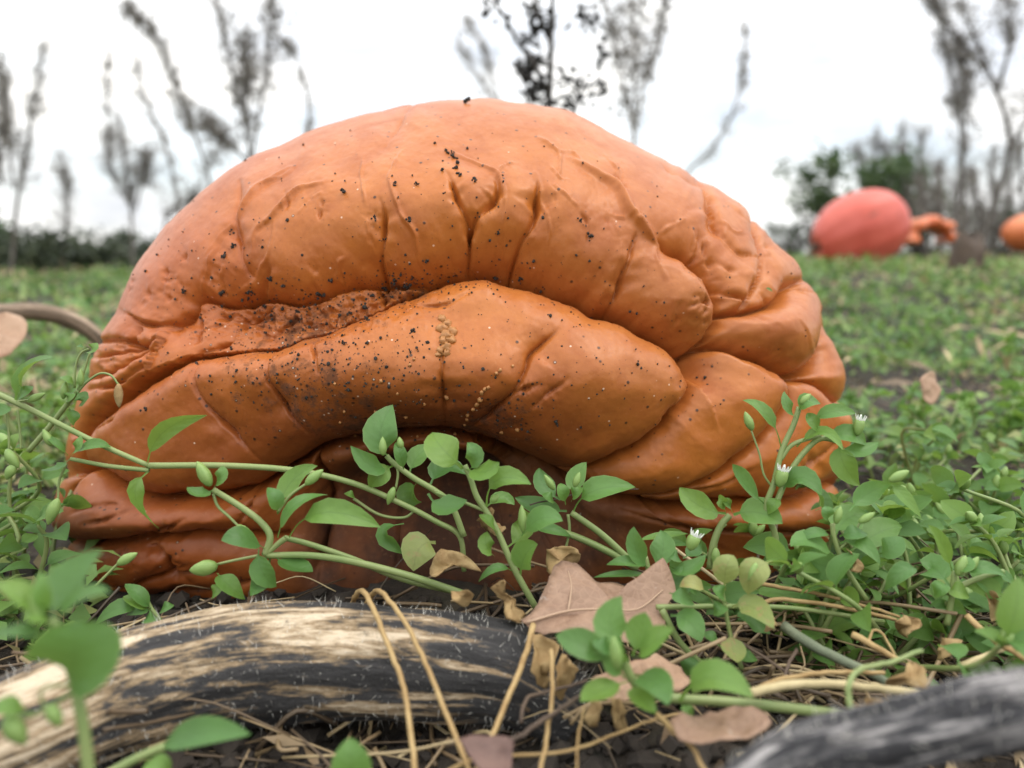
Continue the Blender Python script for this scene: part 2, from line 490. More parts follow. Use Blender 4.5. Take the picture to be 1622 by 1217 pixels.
def relief(q):
    """depth of the folds in metres at photo-scale skin coordinates q"""
    wq = q + 3.2 * np.column_stack([fbm(q, 1 / 38, 3, 3), fbm(q, 1 / 38, 3, 91)])
    major = np.zeros(len(q)); minor = np.zeros(len(q))
    for pl, D, wa, wb, tp in CRE:
        wm = max(wa, wb) + 4
        lo, hi = pl.min(0) - wm, pl.max(0) + wm
        idx = np.nonzero((wq[:, 0] > lo[0]) & (wq[:, 0] < hi[0]) & (wq[:, 1] > lo[1]) & (wq[:, 1] < hi[1]))[0]
        if not len(idx):
            continue
        d, sg, run = seg_dist(wq[idx], pl)
        wd = np.where(sg > 0, wb, wa) * (1 + (0.35 * np.sin(run * 9 + pl[0][0]) * np.cos(run * 23 + pl[0][1]) if D < 0.0095 else 0))
        t = np.clip(d / wd, 0, 1)
        g = 1 - np.sqrt(np.clip(1 - (1 - t) ** 2, 0, 1))
        g = 0.9 * g + 0.1 * (1 - t) ** 8
        env = np.minimum(1, tp[0] + (1 - tp[0]) * np.clip(run / 0.3, 0, 1)) * np.minimum(1, tp[1] + (1 - tp[1]) * np.clip((1 - run) / 0.3, 0, 1))
        if D < 0.0095:
            env = env * (0.78 + 0.3 * np.sin(run * 11 + pl[0][1]))
        val = D * g * env + ((0.0034 if D >= 0.0095 else 0.0012) * np.exp(-(d / (3.4 if D >= 0.0095 else 2.6)) ** 2) * env * min(1.0, D / 0.009))
        if D < 0.0095 and max(wa, wb) < 45:            # a thin raised lip beside each sharp fold
            wide = (sg > 0) == (wb >= wa)
            val = val - np.where(wide, 0.16, 0.03) * min(D, 0.004) * np.exp(-((d - 5.0) / 3.0) ** 2) * env
        if D >= 0.0095:
            m0 = major[idx]
            hi_, lo_ = np.maximum(m0, val), np.minimum(m0, val)
            major[idx] = hi_ + 0.35 * lo_
        else:
            minor[idx] += val
    ins = in_poly(wq, STRIP_POLY)
    major = np.where(ins, np.maximum(major, 0.0115 * (0.25 + 0.75 * np.clip((wq[:, 0] - 240) / 120, 0, 1))), major)
    r = -(major + minor)
    for pl, h, wd in RID:
        lo, hi = pl.min(0) - 3 * wd, pl.max(0) + 3 * wd
        idx = np.nonzero((wq[:, 0] > lo[0]) & (wq[:, 0] < hi[0]) & (wq[:, 1] > lo[1]) & (wq[:, 1] < hi[1]))[0]
        d, sg, run = seg_dist(wq[idx], pl)
        r[idx] += h * np.exp(-(d / (wd * 0.6)) ** 2) * np.sin(np.pi * np.clip(run, 0.02, 0.98)) ** 0.5
    x, y = q[:, 0], q[:, 1]
    def gs(cx, cy, rx, ry):
        return np.exp(-((x - cx) / rx) ** 2 - ((y - cy) / ry) ** 2)
    r -= 0.064 * gs(690, 835, 205, 90) + 0.012 * gs(1050, 890, 220, 55)
    r -= 0.003 * gs(420, 500, 190, 42)
    r += 0.012 * gs(640, 590, 300, 75) + 0.006 * gs(960, 600, 150, 90)
    r += 0.006 * gs(700, 330, 330, 70) + 0.006 * gs(1090, 480, 60, 60)
    r += 0.007 * gs(1230, 530, 70, 50) + 0.005 * gs(1180, 630, 70, 60)
    r += 0.009 * gs(160, 825, 90, 40) + 0.004 * gs(220, 910, 120, 40)
    # lumpy strip of rotten skin
    strip = gs(470, 500, 150, 34) + gs(610, 455, 60, 22)
    r += 0.0021 * np.clip(strip, 0, 1) * fbm(q, 1 / 11, 4, 33) + 0.0016 * np.clip(strip, 0, 1) * fbm(q, 1 / 30, 2, 35)
    # fine puckers everywhere
    r += 0.0010 * fbm(q, 1 / 75, 2, 5) + 0.00010 * fbm(q, 1 / 10, 2, 8)
    return r

SIL = np.array([(165, 965), (120, 900), (100, 850), (86, 780), (97, 700), (130, 610), (160, 530), (190, 468), (225, 405), (275, 345), (330, 298), (400, 250), (480, 212), (560, 185), (640, 166), (740, 155), (820, 160), (900, 178), (960, 205), (1040, 248), (1120, 285), (1190, 335), (1240, 382), (1285, 440), (1312, 500), (1335, 560), (1348, 630), (1352, 700), (1346, 780), (1332, 850), (1300, 900), (1250, 950), (1000, 985), (700, 995), (300, 990)], float)
PC = P(714, 600, 0.372)
def build_pumpkin():
    nt_, npz = 700, 1000
    th = np.linspace(0.02, math.pi - 0.02, nt_)
    s = np.linspace(-1, 1, npz, endpoint=False)
    ph = math.pi * (0.46 * s + 0.54 * s ** 3)          # denser towards the front (ph = 0 faces -Y)
    T, H = np.meshgrid(th, ph, indexing='ij')
    d = np.stack([np.sin(T) * np.sin(H), -np.sin(T) * np.cos(H), np.cos(T)], -1).reshape(-1, 3)
    tilt = math.radians(-42)                             # the pole of the grid lies behind the crest
    c_, s_ = math.cos(tilt), math.sin(tilt)
    d = np.stack([d[:, 0], c_ * d[:, 1] - s_ * d[:, 2], s_ * d[:, 1] + c_ * d[:, 2]], -1)
    ax = np.array([0.168, 0.118, 0.112])
    e = 2.25
    rr = (np.abs(d[:, 0] / ax[0]) ** e + np.abs(d[:, 1] / ax[1]) ** e + np.abs(d[:, 2] / ax[2]) ** e) ** (-1 / e)
    v = d * rr[:, None]
    cx, cy, _ = proj(PC)
    ang_t = np.arctan2(SIL[:, 1] - cy, SIL[:, 0] - cx)
    rad_t = np.hypot(SIL[:, 1] - cy, SIL[:, 0] - cx)
    o = np.argsort(ang_t); ang_t, rad_t = ang_t[o], rad_t[o]
    nb = 144
    edges = np.linspace(-math.pi, math.pi, nb + 1)
    cen = 0.5 * (edges[1:] + edges[:-1])
    tgt = np.interp(cen, np.r_[ang_t[-1] - 2 * math.pi, ang_t, ang_t[0] + 2 * math.pi], np.r_[rad_t[-1], rad_t, rad_t[0]])
    for it in range(6):
        u, w_, _ = proj(v + PC)
        a = np.arctan2(w_ - cy, u - cx); r = np.hypot(w_ - cy, u - cx)
        b = np.clip(((a + math.pi) / (2 * math.pi) * nb).astype(int), 0, nb - 1)
        cur = np.zeros(nb); np.maximum.at(cur, b, r)
        sc = tgt / cur
        k = np.exp(-np.linspace(-2, 2, 7) ** 2); k /= k.sum()
        sc = np.convolve(np.r_[sc[-3:], sc, sc[:3]], k, 'valid')
        # stretch the body in the plane across the line of sight
        xr, zu, yf = v @ RT, v @ UP, v @ FW
        aa = np.arctan2(-zu, xr)
        s2 = np.interp(aa, np.r_[cen[-1] - 2 * math.pi, cen, cen[0] + 2 * math.pi], np.r_[sc[-1], sc, sc[0]])
        rho = np.hypot(xr, zu) / (np.hypot(xr, zu) + np.abs(yf) * 0.25 + 1e-9)
        s2 = 1 + (s2 - 1) * rho
        v = (xr * s2)[:, None] * RT + (zu * s2)[:, None] * UP + yf[:, None] * FW
    idx = np.arange(nt_ * npz).reshape(nt_, npz)
    f = np.stack([idx[:-1, :], np.roll(idx, -1, 1)[:-1, :], np.roll(idx, -1, 1)[1:, :], idx[1:, :]], -1).reshape(-1, 4)
    # normals of the base body
    g = v.reshape(nt_, npz, 3)
    du = np.roll(g, -1, 1) - np.roll(g, 1, 1)
    dv = np.gradient(g, axis=0)
    n = np.cross(dv, du).reshape(-1, 3)
    n /= np.linalg.norm(n, axis=1)[:, None] + 1e-12
    if (n * v).sum(1).mean() < 0: n = -n
    wv = v + PC
    view = CAM - wv; view /= np.linalg.norm(view, axis=1)[:, None]
    facing = (n * view).sum(1)
    # skin coordinates: photo scale on the front, the same folds carried round the back
    wm = wv.copy()
    back = facing < 0
    yfb = (wm - PC) @ FW
    u, w_, dep = proj(wm)
    rr_ = np.zeros(len(u))
    near = np.nonzero(facing > -0.4)[0]
    rr_[near] = relief(np.column_stack([u, w_])[near])
    rr_ = np.where(back, rr_ * np.clip(1 + facing * 2.2, 0.25, 1), rr_)
    # away from the crest the folds press in along the body's own normal
    v2 = wv + n * rr_[:, None]
    return v2, f, n, u, w_, facing, nt_, npz

PV, PF, PN, PU, PW, PFAC, PNT, PNP = build_pumpkin()
SKU, SKW, SKD = proj(PV)
_front = np.nonzero(PFAC > 0.02)[0]
_gx, _gy = (SKU[_front] // 4).astype(int), (SKW[_front] // 4).astype(int)
_cell = {}
for k_, a_, b_ in zip(_front, _gx, _gy):
    c0 = _cell.get((a_, b_))
    if c0 is None or SKD[k_] < SKD[c0]:
        _cell[(a_, b_)] = k_
def skin(px, py):
    """point and outward normal of the finished skin"""
    a0, b0 = int(px // 4), int(py // 4)
    for r in range(8):
        best = None
        for a in range(a0 - r, a0 + r + 1):
            for b in range(b0 - r, b0 + r + 1):
                k = _cell.get((a, b))
                if k is not None and (best is None or SKD[k] < SKD[best]):
                    best = k
        if best is not None:
            return PV[best], PN[best]
    return None, None

def gsv(x, y, cx, cy, rx, ry):
    return np.exp(-((x - cx) / rx) ** 2 - ((y - cy) / ry) ** 2)
_q = np.column_stack([PU, PW])
dirt = 0.95 * gsv(PU, PW, 470, 495, 150, 45) + 0.9 * gsv(PU, PW, 630, 448, 60, 22) + 0.55 * gsv(PU, PW, 420, 590, 150, 70) + 0.6 * gsv(PU, PW, 560, 640, 160, 80) \
    + 0.7 * gsv(PU, PW, 800, 670, 70, 60) + 0.35 * gsv(PU, PW, 720, 445, 120, 40) + 0.5 * gsv(PU, PW, 190, 860, 130, 80) + 0.12 * gsv(PU, PW, 640, 330, 330, 110) + 0.6 * gsv(PU, PW, 620, 700, 170, 40) + 0.2 * gsv(PU, PW, 950, 620, 160, 90)
rot = 0.9 * gsv(PU, PW, 560, 900, 100, 150) + 1.3 * gsv(PU, PW, 730, 890, 230, 140) + 0.6 * gsv(PU, PW, 980, 900, 180, 60) + 0.15 * gsv(PU, PW, 640, 640, 190, 60)  # rotten brown skin; in the cavity its shade is painted in as well
ruddy = 0.85 * gsv(PU, PW, 620, 660, 230, 75) + 0.6 * gsv(PU, PW, 850, 690, 160, 70) + 0.9 * gsv(PU, PW, 240, 880, 230, 130) + 0.6 * gsv(PU, PW, 330, 710, 200, 70) + 0.7 * gsv(PU, PW, 1100, 850, 250, 60) + 0.4 * gsv(PU, PW, 480, 500, 150, 45)  # reddish-brown stain, plus painted light falloff on the lower left rolls
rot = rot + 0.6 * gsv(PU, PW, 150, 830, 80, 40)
ochre = 0.9 * gsv(PU, PW, 1000, 560, 170, 110) + 0.8 * gsv(PU, PW, 1200, 530, 120, 80) + 0.7 * gsv(PU, PW, 900, 420, 170, 60) + 0.6 * gsv(PU, PW, 1060, 480, 80, 60)
rosy = 0.9 * gsv(PU, PW, 250, 430, 170, 150) + 0.4 * gsv(PU, PW, 480, 250, 200, 60) + 0.6 * gsv(PU, PW, 250, 850, 170, 120) + 0.4 * gsv(PU, PW, 300, 650, 160, 70)
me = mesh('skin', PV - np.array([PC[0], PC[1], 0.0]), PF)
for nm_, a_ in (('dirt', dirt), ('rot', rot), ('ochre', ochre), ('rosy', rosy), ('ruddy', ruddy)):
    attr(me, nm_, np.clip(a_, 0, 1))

sk = M('pumpkin_skin')
co = sk.coord()
base = sk.mix(sk.ramp(sk.noise(14, 3, 0.6, co), (0.30, 0.0), (0.72, 1.0)), (0.400, 0.112, 0.017), (0.480, 0.158, 0.029))
base = sk.mix(sk.math('MULTIPLY', sk.attr('ochre'), 0.75), base, (0.40, 0.135, 0.034))
base = sk.mix(sk.math('MULTIPLY', sk.attr('rosy'), 0.7), base, (0.42, 0.098, 0.024))
blot = sk.ramp(sk.noise(60, 4, 0.65, co, 0.4), (0.42, 0.0), (0.75, 1.0))
base = sk.mix(sk.math('MULTIPLY', blot, 0.5), base, (0.26, 0.050, 0.009))
pale = sk.ramp(sk.noise(33, 4, 0.7, co, 0.6), (0.55, 0.0), (0.80, 1.0))
base = sk.mix(sk.math('MULTIPLY', pale, 0.18), base, (0.52, 0.20, 0.075))
base = sk.mix(sk.math('MULTIPLY', sk.attr('ruddy'), sk.ramp(sk.noise(26, 4, 0.65, co), (0.25, 0.5), (0.65, 0.95))), base, (0.225, 0.052, 0.012))  # red-brown stain, also the painted dimming of the lower left rolls
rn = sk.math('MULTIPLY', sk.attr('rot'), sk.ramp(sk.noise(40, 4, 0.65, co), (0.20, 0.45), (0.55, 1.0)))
base = sk.mix(sk.math('MULTIPLY', rn, 0.95), base, (0.050, 0.022, 0.013))  # rotten skin colour that doubles as painted shade inside the cavity
# soil smears and grains: denser where the dirt lies
dn = sk.math('ADD', sk.noise(170, 4, 0.72, co), sk.math('MULTIPLY', sk.attr('dirt'), 0.30))
dm = sk.ramp(dn, (0.72, 0.0), (0.86, 1.0))
vo = sk.n('ShaderNodeTexVoronoi', {'Scale': 430.0, 'Vector': co, 'Randomness': 1.0})
dot = sk.ramp(vo.outputs['Distance'], (0.16, 1.0), (0.30, 0.0))
pick = sk.n('ShaderNodeSeparateColor', {'Color': vo.outputs['Color']})
th_ = sk.math('LESS_THAN', pick.outputs[0], sk.math('ADD', 0.035, sk.math('MULTIPLY', sk.attr('dirt'), 0.42)))
dots = sk.math('MULTIPLY', dot, th_)
glint = sk.math('MULTIPLY', sk.ramp(vo.outputs['Distance'], (0.09, 1.0), (0.18, 0.0)), sk.math('GREATER_THAN', pick.outputs[1], sk.math('SUBTRACT', 0.985, sk.math('MULTIPLY', sk.attr('dirt'), 0.30))))
base = sk.mix(sk.math('MULTIPLY', dm, 0.62), base, (0.050, 0.028, 0.018))
base = sk.mix(sk.math('MULTIPLY', dots, 0.85), base, (0.018, 0.013, 0.010))
base = sk.mix(sk.math('MULTIPLY', glint, 0.75), base, (0.80, 0.62, 0.48))
fine = sk.noise(520, 3, 0.7, co)
base = sk.mix(sk.ramp(fine, (0.55, 0.0), (0.75, 0.22)), base, (0.18, 0.040, 0.010))
base = sk.mix(sk.ramp(fine, (0.28, 0.16), (0.42, 0.0)), base, (0.55, 0.24, 0.10))
hgt = sk.math('ADD', sk.math('MULTIPLY', sk.noise(150, 3, 0.65, co), 1.0), sk.math('MULTIPLY', fine, 0.5))
hgt = sk.math('ADD', hgt, sk.math('MULTIPLY', dots, 0.7))
hgt = sk.math('ADD', hgt, sk.math('MULTIPLY', dm, 0.5))
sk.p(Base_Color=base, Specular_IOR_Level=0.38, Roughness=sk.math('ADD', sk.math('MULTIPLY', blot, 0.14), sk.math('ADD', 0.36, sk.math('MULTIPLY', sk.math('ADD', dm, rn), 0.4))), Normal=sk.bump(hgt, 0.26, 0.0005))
pump = empty('pumpkin', (PC[0], PC[1], 0), 'large collapsed orange pumpkin with wrinkled folds and soil specks', 'pumpkin')
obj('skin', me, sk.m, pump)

# ------------------------------------------------------------------ ground
def sstep(a, b, x):
    t = np.clip((np.asarray(x, float) - a) / (b - a), 0, 1)
    return t * t * (3 - 2 * t)

def gz_full(x, y):
    """height of the soil"""
    x = np.atleast_1d(np.asarray(x, float)); y = np.atleast_1d(np.asarray(y, float))
    q = np.column_stack([x, y])
    rise = (0.045 + 0.034 * sstep(0.1, 0.8, x)) * sstep(0.55, 2.2, y) * (1 - sstep(4.5, 9, np.hypot(x, y)))
    near = 1 - sstep(2.0, 6.0, np.hypot(x, y))
    return rise - 0.002 + near * (0.006 * fbm(q, 9, 3, 51) + 0.0022 * fbm(q, 70, 3, 52)) * sstep(0.02, 0.12, np.hypot(x, y))

_gX, _gY = np.meshgrid(np.arange(-1.0, 1.0, 0.004), np.arange(0.0, 1.0, 0.004), indexing='ij')
_gT = gz_full(_gX.ravel(), _gY.ravel()).reshape(_gX.shape)
def gz(x, y):
    x = np.atleast_1d(np.asarray(x, float)); y = np.atleast_1d(np.asarray(y, float))
    if len(x) == 1 and -0.99 < x[0] < 0.98 and 0.01 < y[0] < 0.98:      # single points near the pumpkin: look the height up
        return np.array([_gT[int(round((x[0] + 1.0) / 0.004)), int(round(y[0] / 0.004))]])
    return gz_full(x, y)

rad = np.concatenate([[0.0], np.geomspace(0.05, 400, 260)])
ang = np.linspace(0, 2 * math.pi, 260, endpoint=False)
R_, A_ = np.meshgrid(rad, ang, indexing='ij')
gx, gy = (R_ * np.cos(A_)).ravel(), (0.30 + R_ * np.sin(A_)).ravel()
gv = np.column_stack([gx, gy, gz(gx, gy)])
gi = np.arange(len(gv)).reshape(R_.shape)
gf = np.stack([gi[:-1], gi[1:], np.roll(gi, -1, 1)[1:], np.roll(gi, -1, 1)[:-1]], -1).reshape(-1, 4)
so_ = M('soil')
co = so_.coord()
c1 = so_.mix(so_.ramp(so_.noise(120, 5, 0.7, co), (0.35, 0.0), (0.7, 1.0)), (0.016, 0.013, 0.011), (0.058, 0.042, 0.028))
c2 = so_.mix(so_.ramp(so_.noise(7, 4, 0.6, co), (0.5, 0.0), (0.7, 0.6)), c1, (0.045, 0.050, 0.020))
so_.p(Base_Color=c2, Roughness=0.9, Normal=so_.bump(so_.noise(260, 5, 0.7, co), 0.8, 0.003))
obj('ground', mesh('ground', gv, gf), so_.m, kind='structure')

# ------------------------------------------------------------------ plant materials
def leaf_mat(name, a, b, c, odd=None, transl=0.40, rough=0.46):
    m = M(name)
    rnd = m.n('ShaderNodeObjectInfo').outputs['Random']
    col = m.ramp(rnd, (0.0, a), (0.5, b), (1.0, c))
    co = m.coord()
    nz = m.noise(260, 4, 0.6, co)
    col = m.mix(m.math('MULTIPLY', nz, 0.35), col, tuple(x * 0.55 for x in a))
    lu = m.attr('lu')
    vein = m.ramp(m.math('ABSOLUTE', lu), (0.0, 1.0), (0.10, 0.0))
    wv = m.math('SINE', m.math('SUBTRACT', m.math('MULTIPLY', m.attr('lt'), 38.0), m.math('MULTIPLY', m.math('ABSOLUTE', lu), 9.0)))
    wv = m.math('MULTIPLY', m.math('ADD', wv, 1.0), 0.5)
    col = m.mix(m.math('MULTIPLY', m.math('POWER', wv, 6.0), 0.06), col, tuple(x * 0.6 for x in a))
    col = m.mix(m.ramp(m.math('ABSOLUTE', lu), (0.90, 0.0), (1.0, 0.35)), col, (0.30, 0.40, 0.14))
    lo_ = m.noise(70, 3, 0.6, co)
    col = m.mix(m.ramp(lo_, (0.35, 0.0), (0.70, 0.22)), col, tuple(min(1, x * 1.45 + 0.02) for x in b))
    col = m.mix(m.math('MULTIPLY', vein, 0.28), col, tuple(x * 0.5 for x in b))
    if odd:
        spot = m.ramp(m.noise(330, 5, 0.7, co, 0.5), (0.56, 0.0), (0.66, 1.0))
        col = m.mix(m.math('MULTIPLY', spot, 0.7), col, odd)
    m.p(Base_Color=col, Roughness=rough, Normal=m.bump(m.math('ADD', m.math('ADD', nz, m.math('MULTIPLY', wv, 0.14)), m.math('MULTIPLY', m.math('ABSOLUTE', lu), 0.5)), 0.35, 0.0007))
    tr = m.n('ShaderNodeBsdfTranslucent')
    m.set(tr.inputs['Color'], m.mix(0.5, col, (0.30, 0.42, 0.06)) if not odd else col)
    ms = m.n('ShaderNodeMixShader', {'Fac': transl})
    m.t.links.new(m.b.outputs[0], ms.inputs[1]); m.t.links.new(tr.outputs[0], ms.inputs[2])
    m.t.links.new(ms.outputs[0], m.out.inputs['Surface'])
    return m.m
LEAF = leaf_mat('chickweed_leaf', (0.085, 0.205, 0.052), (0.125, 0.280, 0.060), (0.205, 0.345, 0.055))
LEAFY = leaf_mat('yellowing_leaf', (0.26, 0.33, 0.09), (0.34, 0.38, 0.12), (0.40, 0.38, 0.13), odd=(0.40, 0.27, 0.12))
STEMM = M('chickweed_stem')
STEMM.p(Base_Color=STEMM.mix(STEMM.noise(90, 3, 0.5, STEMM.coord()), (0.13, 0.23, 0.06), (0.30, 0.32, 0.13)), Roughness=0.5)
STEMM = STEMM.m
BUDM = M('bud')
BUDM.p(Base_Color=BUDM.mix(BUDM.noise(420, 3, 0.6, BUDM.coord()), (0.13, 0.24, 0.055), (0.27, 0.38, 0.11)), Roughness=0.5)
BUDM = BUDM.m
PETM = M('petal'); PETM.p(Base_Color=(0.80, 0.82, 0.76), Roughness=0.5); PETM = PETM.m
def dry_mat(name, a, b, scale=160, rough=0.75, transl=0.0):
    m = M(name)
    co = m.coord()
    rnd = m.n('ShaderNodeObjectInfo').outputs['Random']
    col = m.mix(m.ramp(m.noise(scale, 5, 0.65, co), (0.3, 0.0), (0.7, 1.0)), a, b)
    col = m.mix(m.math('MULTIPLY', rnd, 0.3), col, a)
    m.p(Base_Color=col, Roughness=rough, Normal=m.bump(m.noise(scale * 3, 3, 0.6, co), 0.4, 0.0008))
    if transl:
        tr = m.n('ShaderNodeBsdfTranslucent'); m.set(tr.inputs['Color'], col)
        ms = m.n('ShaderNodeMixShader', {'Fac': transl})
        m.t.links.new(m.b.outputs[0], ms.inputs[1]); m.t.links.new(tr.outputs[0], ms.inputs[2])
        m.t.links.new(ms.outputs[0], m.out.inputs['Surface'])
    return m.m
STRAW = dry_mat('straw', (0.27, 0.165, 0.06), (0.47, 0.34, 0.155))
STRAWP = dry_mat('pale_straw', (0.40, 0.33, 0.17), (0.58, 0.48, 0.27))
DRYLEAF = dry_mat('withered_leaf', (0.30, 0.18, 0.07), (0.52, 0.38, 0.18), 240, transl=0.2)
BROWNST = dry_mat('brown_tendril', (0.055, 0.036, 0.026), (0.14, 0.095, 0.06))

# ------------------------------------------------------------------ plant parts
def norm(a):
    return a / (np.linalg.norm(a) + 1e-12)

def leaf_vf(b, m, t, wd, n0, cup=0.22, pet=0.16, twist=0.0, rows=10, wave=0.0):
    b, m, t = map(lambda q: np.asarray(q, float), (b, m, t))
    c = 2 * m - 0.5 * (b + t)
    v, lu, lt_ = [], [], []
    us = (-1, -0.52, 0, 0.52, 1)
    ts = np.array([0, 0.14, 0.20, 0.28, 0.40, 0.54, 0.68, 0.81, 0.92, 1.0]) if rows == 10 else np.linspace(0, 1, rows)
    for k, s in enumerate(ts):
        p = (1 - s) ** 2 * b + 2 * s * (1 - s) * c + s * s * t
        tg = norm(2 * (1 - s) * (c - b) + 2 * s * (t - c))
        n = norm(n0 - tg * (n0 @ tg))
        sd = np.cross(tg, n)
        if twist:
            a = twist * s
            sd, n = sd * math.cos(a) + n * math.sin(a), n * math.cos(a) - sd * math.sin(a)
        q = np.clip((s - pet) / (1 - pet), 0, 1)
        w_ = wd * 0.5 * max(0.0, 1.98 * q ** 0.5 * (1 - q) ** 0.45) if pet < 0.06 else wd * 0.5 * max(0.09 * (1 - s), 2.58 * q ** 0.56 * (1 - q) ** 0.88)
        for u in us:
            v.append(p + sd * u * w_ + n * (cup * abs(u) ** 1.4 * w_ + wave * wd * math.sin(5 * s + 2 * u) * abs(u)))
            lu.append(u); lt_.append(s)
    f = [(r * 5 + k, r * 5 + k + 1, (r + 1) * 5 + k + 1, (r + 1) * 5 + k) for r in range(len(ts) - 1) for k in range(4)]
    return np.array(v), f, (lu, lt_)

def leaf_mesh(*a, off=None, **k):
    v, f, lu = leaf_vf(*a, **k)
    if off is not None: v = v - off
    me = mesh('leaf', v, f)
    attr(me, 'lu', lu[0]); attr(me, 'lt', lu[1])
    return me

def bud_vf(b, t, r, prof=((0, .25), (.1, .62), (.3, .95), (.5, 1.0), (.75, .72), (.92, .35), (1.0, .05)), seg=8):
    b, t = np.asarray(b, float), np.asarray(t, float)
    ax = t - b
    tg = norm(ax)
    u = norm(np.cross(tg, [0.3, 0.9, 0.2])); w_ = np.cross(tg, u)
    v = []
    for s, q in prof:
        for k in range(seg):
            a = 2 * math.pi * k / seg
            rr = r * q * (1 + 0.10 * math.cos(5 * a + 1))
            v.append(b + ax * s + rr * (math.cos(a) * u + math.sin(a) * w_))
    f = [(i * seg + k, i * seg + (k + 1) % seg, (i + 1) * seg + (k + 1) % seg, (i + 1) * seg + k) for i in range(len(prof) - 1) for k in range(seg)]
    f += [tuple(range(seg))[::-1], tuple((len(prof) - 1) * seg + k for k in range(seg))]
    return np.array(v), f

def flower_parts(parent, b, t, r, off):
    b, t = np.asarray(b, float), np.asarray(t, float)
    v, f = bud_vf(b, b + (t - b) * 0.80, r * 0.78, ((0, .22), (.15, .6), (.45, .92), (.8, 0.95), (1.0, .80)))
    o = obj('flower', mesh('flower', v - off, f), BUDM, parent)
    ax = norm(t - b)
    u = norm(np.cross(ax, [0.3, 0.9, 0.2])); w_ = np.cross(ax, u)
    mb = MB()
    ln = np.linalg.norm(t - b)
    for k in range(10):
        a = 2 * math.pi * k / 10 + 0.2
        dr = math.cos(a) * u + math.sin(a) * w_
        p0 = b + ax * ln * 0.55 + dr * r * 0.35
        tip = b + ax * ln * (1.05 + 0.08 * math.sin(3 * k)) + dr * r * 0.80
        sd = np.cross(dr, ax)
        mid = 0.5 * (p0 + tip)
        mb.add([p0 - sd * r * .10, p0 + sd * r * .10, mid + sd * r * .22, mid - sd * r * .22, tip + sd * r * .08, tip - sd * r * .08], [(0, 1, 2, 3), (3, 2, 4, 5)])
    me = mb.mesh('petals'); me.transform(Matrix.Translation(Vector(-off)))
    obj('petals', me, PETM, o)

def view_n(p):
    return norm(0.62 * norm(CAM - np.asarray(p)) + np.array([0, 0, 0.62]))

class Hero:
    """a chickweed shoot laid out stem by stem; px are photo pixels at distance d"""
    def __init__(self, label, d, base, group=None, name='chickweed_sprig', cat='plant'):
        self.d = d
        self.off = P(base[0], base[1], base[2] if len(base) > 2 else d)
        self.e = empty(name, self.off, label, cat, group)
        self.stem = MB()
    def pt(self, x, y, dd=0.0):
        return P(x, y, self.d + dd)
    def st(self, pts, r, d0=0.0, d1=0.0):
        c = crom([self.pt(x, y, d0 + (d1 - d0) * k / (len(pts) - 1)) for k, (x, y) in enumerate(pts)], 6)
        rr = np.linspace(1.0, 0.82, len(c)) * r / F * self.d
        self.stem.tube(c - self.off, rr, 7)
        return self
    def lf(self, b, t, w_, m=None, dm=-0.003, dt=-0.001, db=0.0, tw=0.0, roll=0.0, cup=0.22, mat=None, pet=0.16):
        B, T = self.pt(*b, db), self.pt(*t, dt)
        if m is None:
            m = ((b[0] + t[0]) / 2, (b[1] + t[1]) / 2 - 4)
        Mm = self.pt(*m, dm)
        n = view_n(Mm)
        if roll:
            n = np.array(Matrix.Rotation(roll, 3, Vector(norm(T - B))) @ Vector(n))
        me = leaf_mesh(B, Mm, T, w_ / F * self.d, n, off=self.off, twist=tw + rng.normal(0, 0.18), cup=cup * rng.uniform(0.6, 1.5), pet=pet, wave=rng.uniform(-0.035, 0.035))
        obj('leaf', me, mat or LEAF, self.e)
        return self
    def bd(self, b, t, r, mat=None, name='bud', dd=-0.002):
        v, f = bud_vf(self.pt(*b, dd), self.pt(*t, dd), 0.72 * r / F * self.d)
        obj(name, mesh(name, v - self.off, f), mat or BUDM, self.e)
        return self
    def fl(self, b, t, r, dd=-0.003):
        flower_parts(self.e, self.pt(*b, dd), self.pt(*t, dd), r / F * self.d, self.off)
        return self
    def done(self):
        if self.stem.n:
            obj('stem', self.stem.mesh('stem'), STEMM, self.e)

# ---- the long runner that crosses the pumpkin
h = Hero('long green chickweed runner stretched across the front of the collapsed pumpkin', 0.232, (-40, 612))
h.st([(-60, 600), (30, 640), (150, 700), (236, 738)], 5.0).st([(236, 738), (360, 738), (470, 746), (560, 766), (640, 800), (690, 826), (728, 850), (735, 905)], 5.2, 0, 0.006).st([(236, 745), (170, 738), (112, 727)], 4)
h.lf((234, 732), (328, 658), 30, (262, 682), -0.006, -0.010, tw=-1.3, roll=0.3).lf((236, 746), (252, 838), 30, (214, 788), -0.005, 0.0, tw=1.0, roll=-0.3)
h.lf((114, 722), (176, 709), 22, (145, 705)).lf((110, 728), (66, 744), 24, (88, 742), roll=0.4).lf((112, 722), (128, 690), 16, (122, 708)).lf((108, 722), (70, 690), 12)
h.lf((24, 640), (84, 567), 38, (42, 588), -0.004, -0.012, tw=0.4).lf((24, 640), (52, 612), 20).lf((22, 645), (-20, 665), 24)
h.st([(30, 636), (45, 634)], 2).bd((44, 636), (72, 623), 8)
h.st([(105, 735), (94, 762), (92, 792)], 2.2).bd((92, 790), (76, 832), 13, name='seed_capsule').bd((82, 706), (68, 680), 9)
h.st([(10, 645), (14, 690), (14, 715)], 2).st([(28, 650), (32, 690), (33, 712)], 2).bd((10, 712), (30, 742), 12, name='seed_capsule').bd((24, 735), (10, 760), 11)
h.done()
h = Hero('small chickweed shoot with a hanging seed capsule against the pumpkin skin', 0.245, (45, 715))
h.st([(45, 715), (75, 680), (105, 642), (124, 618)], 4.5).st([(124, 620), (138, 605), (158, 592), (176, 595), (188, 610)], 2).bd((188, 608), (189, 646), 9.5, name='seed_capsule', mat=DRYLEAF)
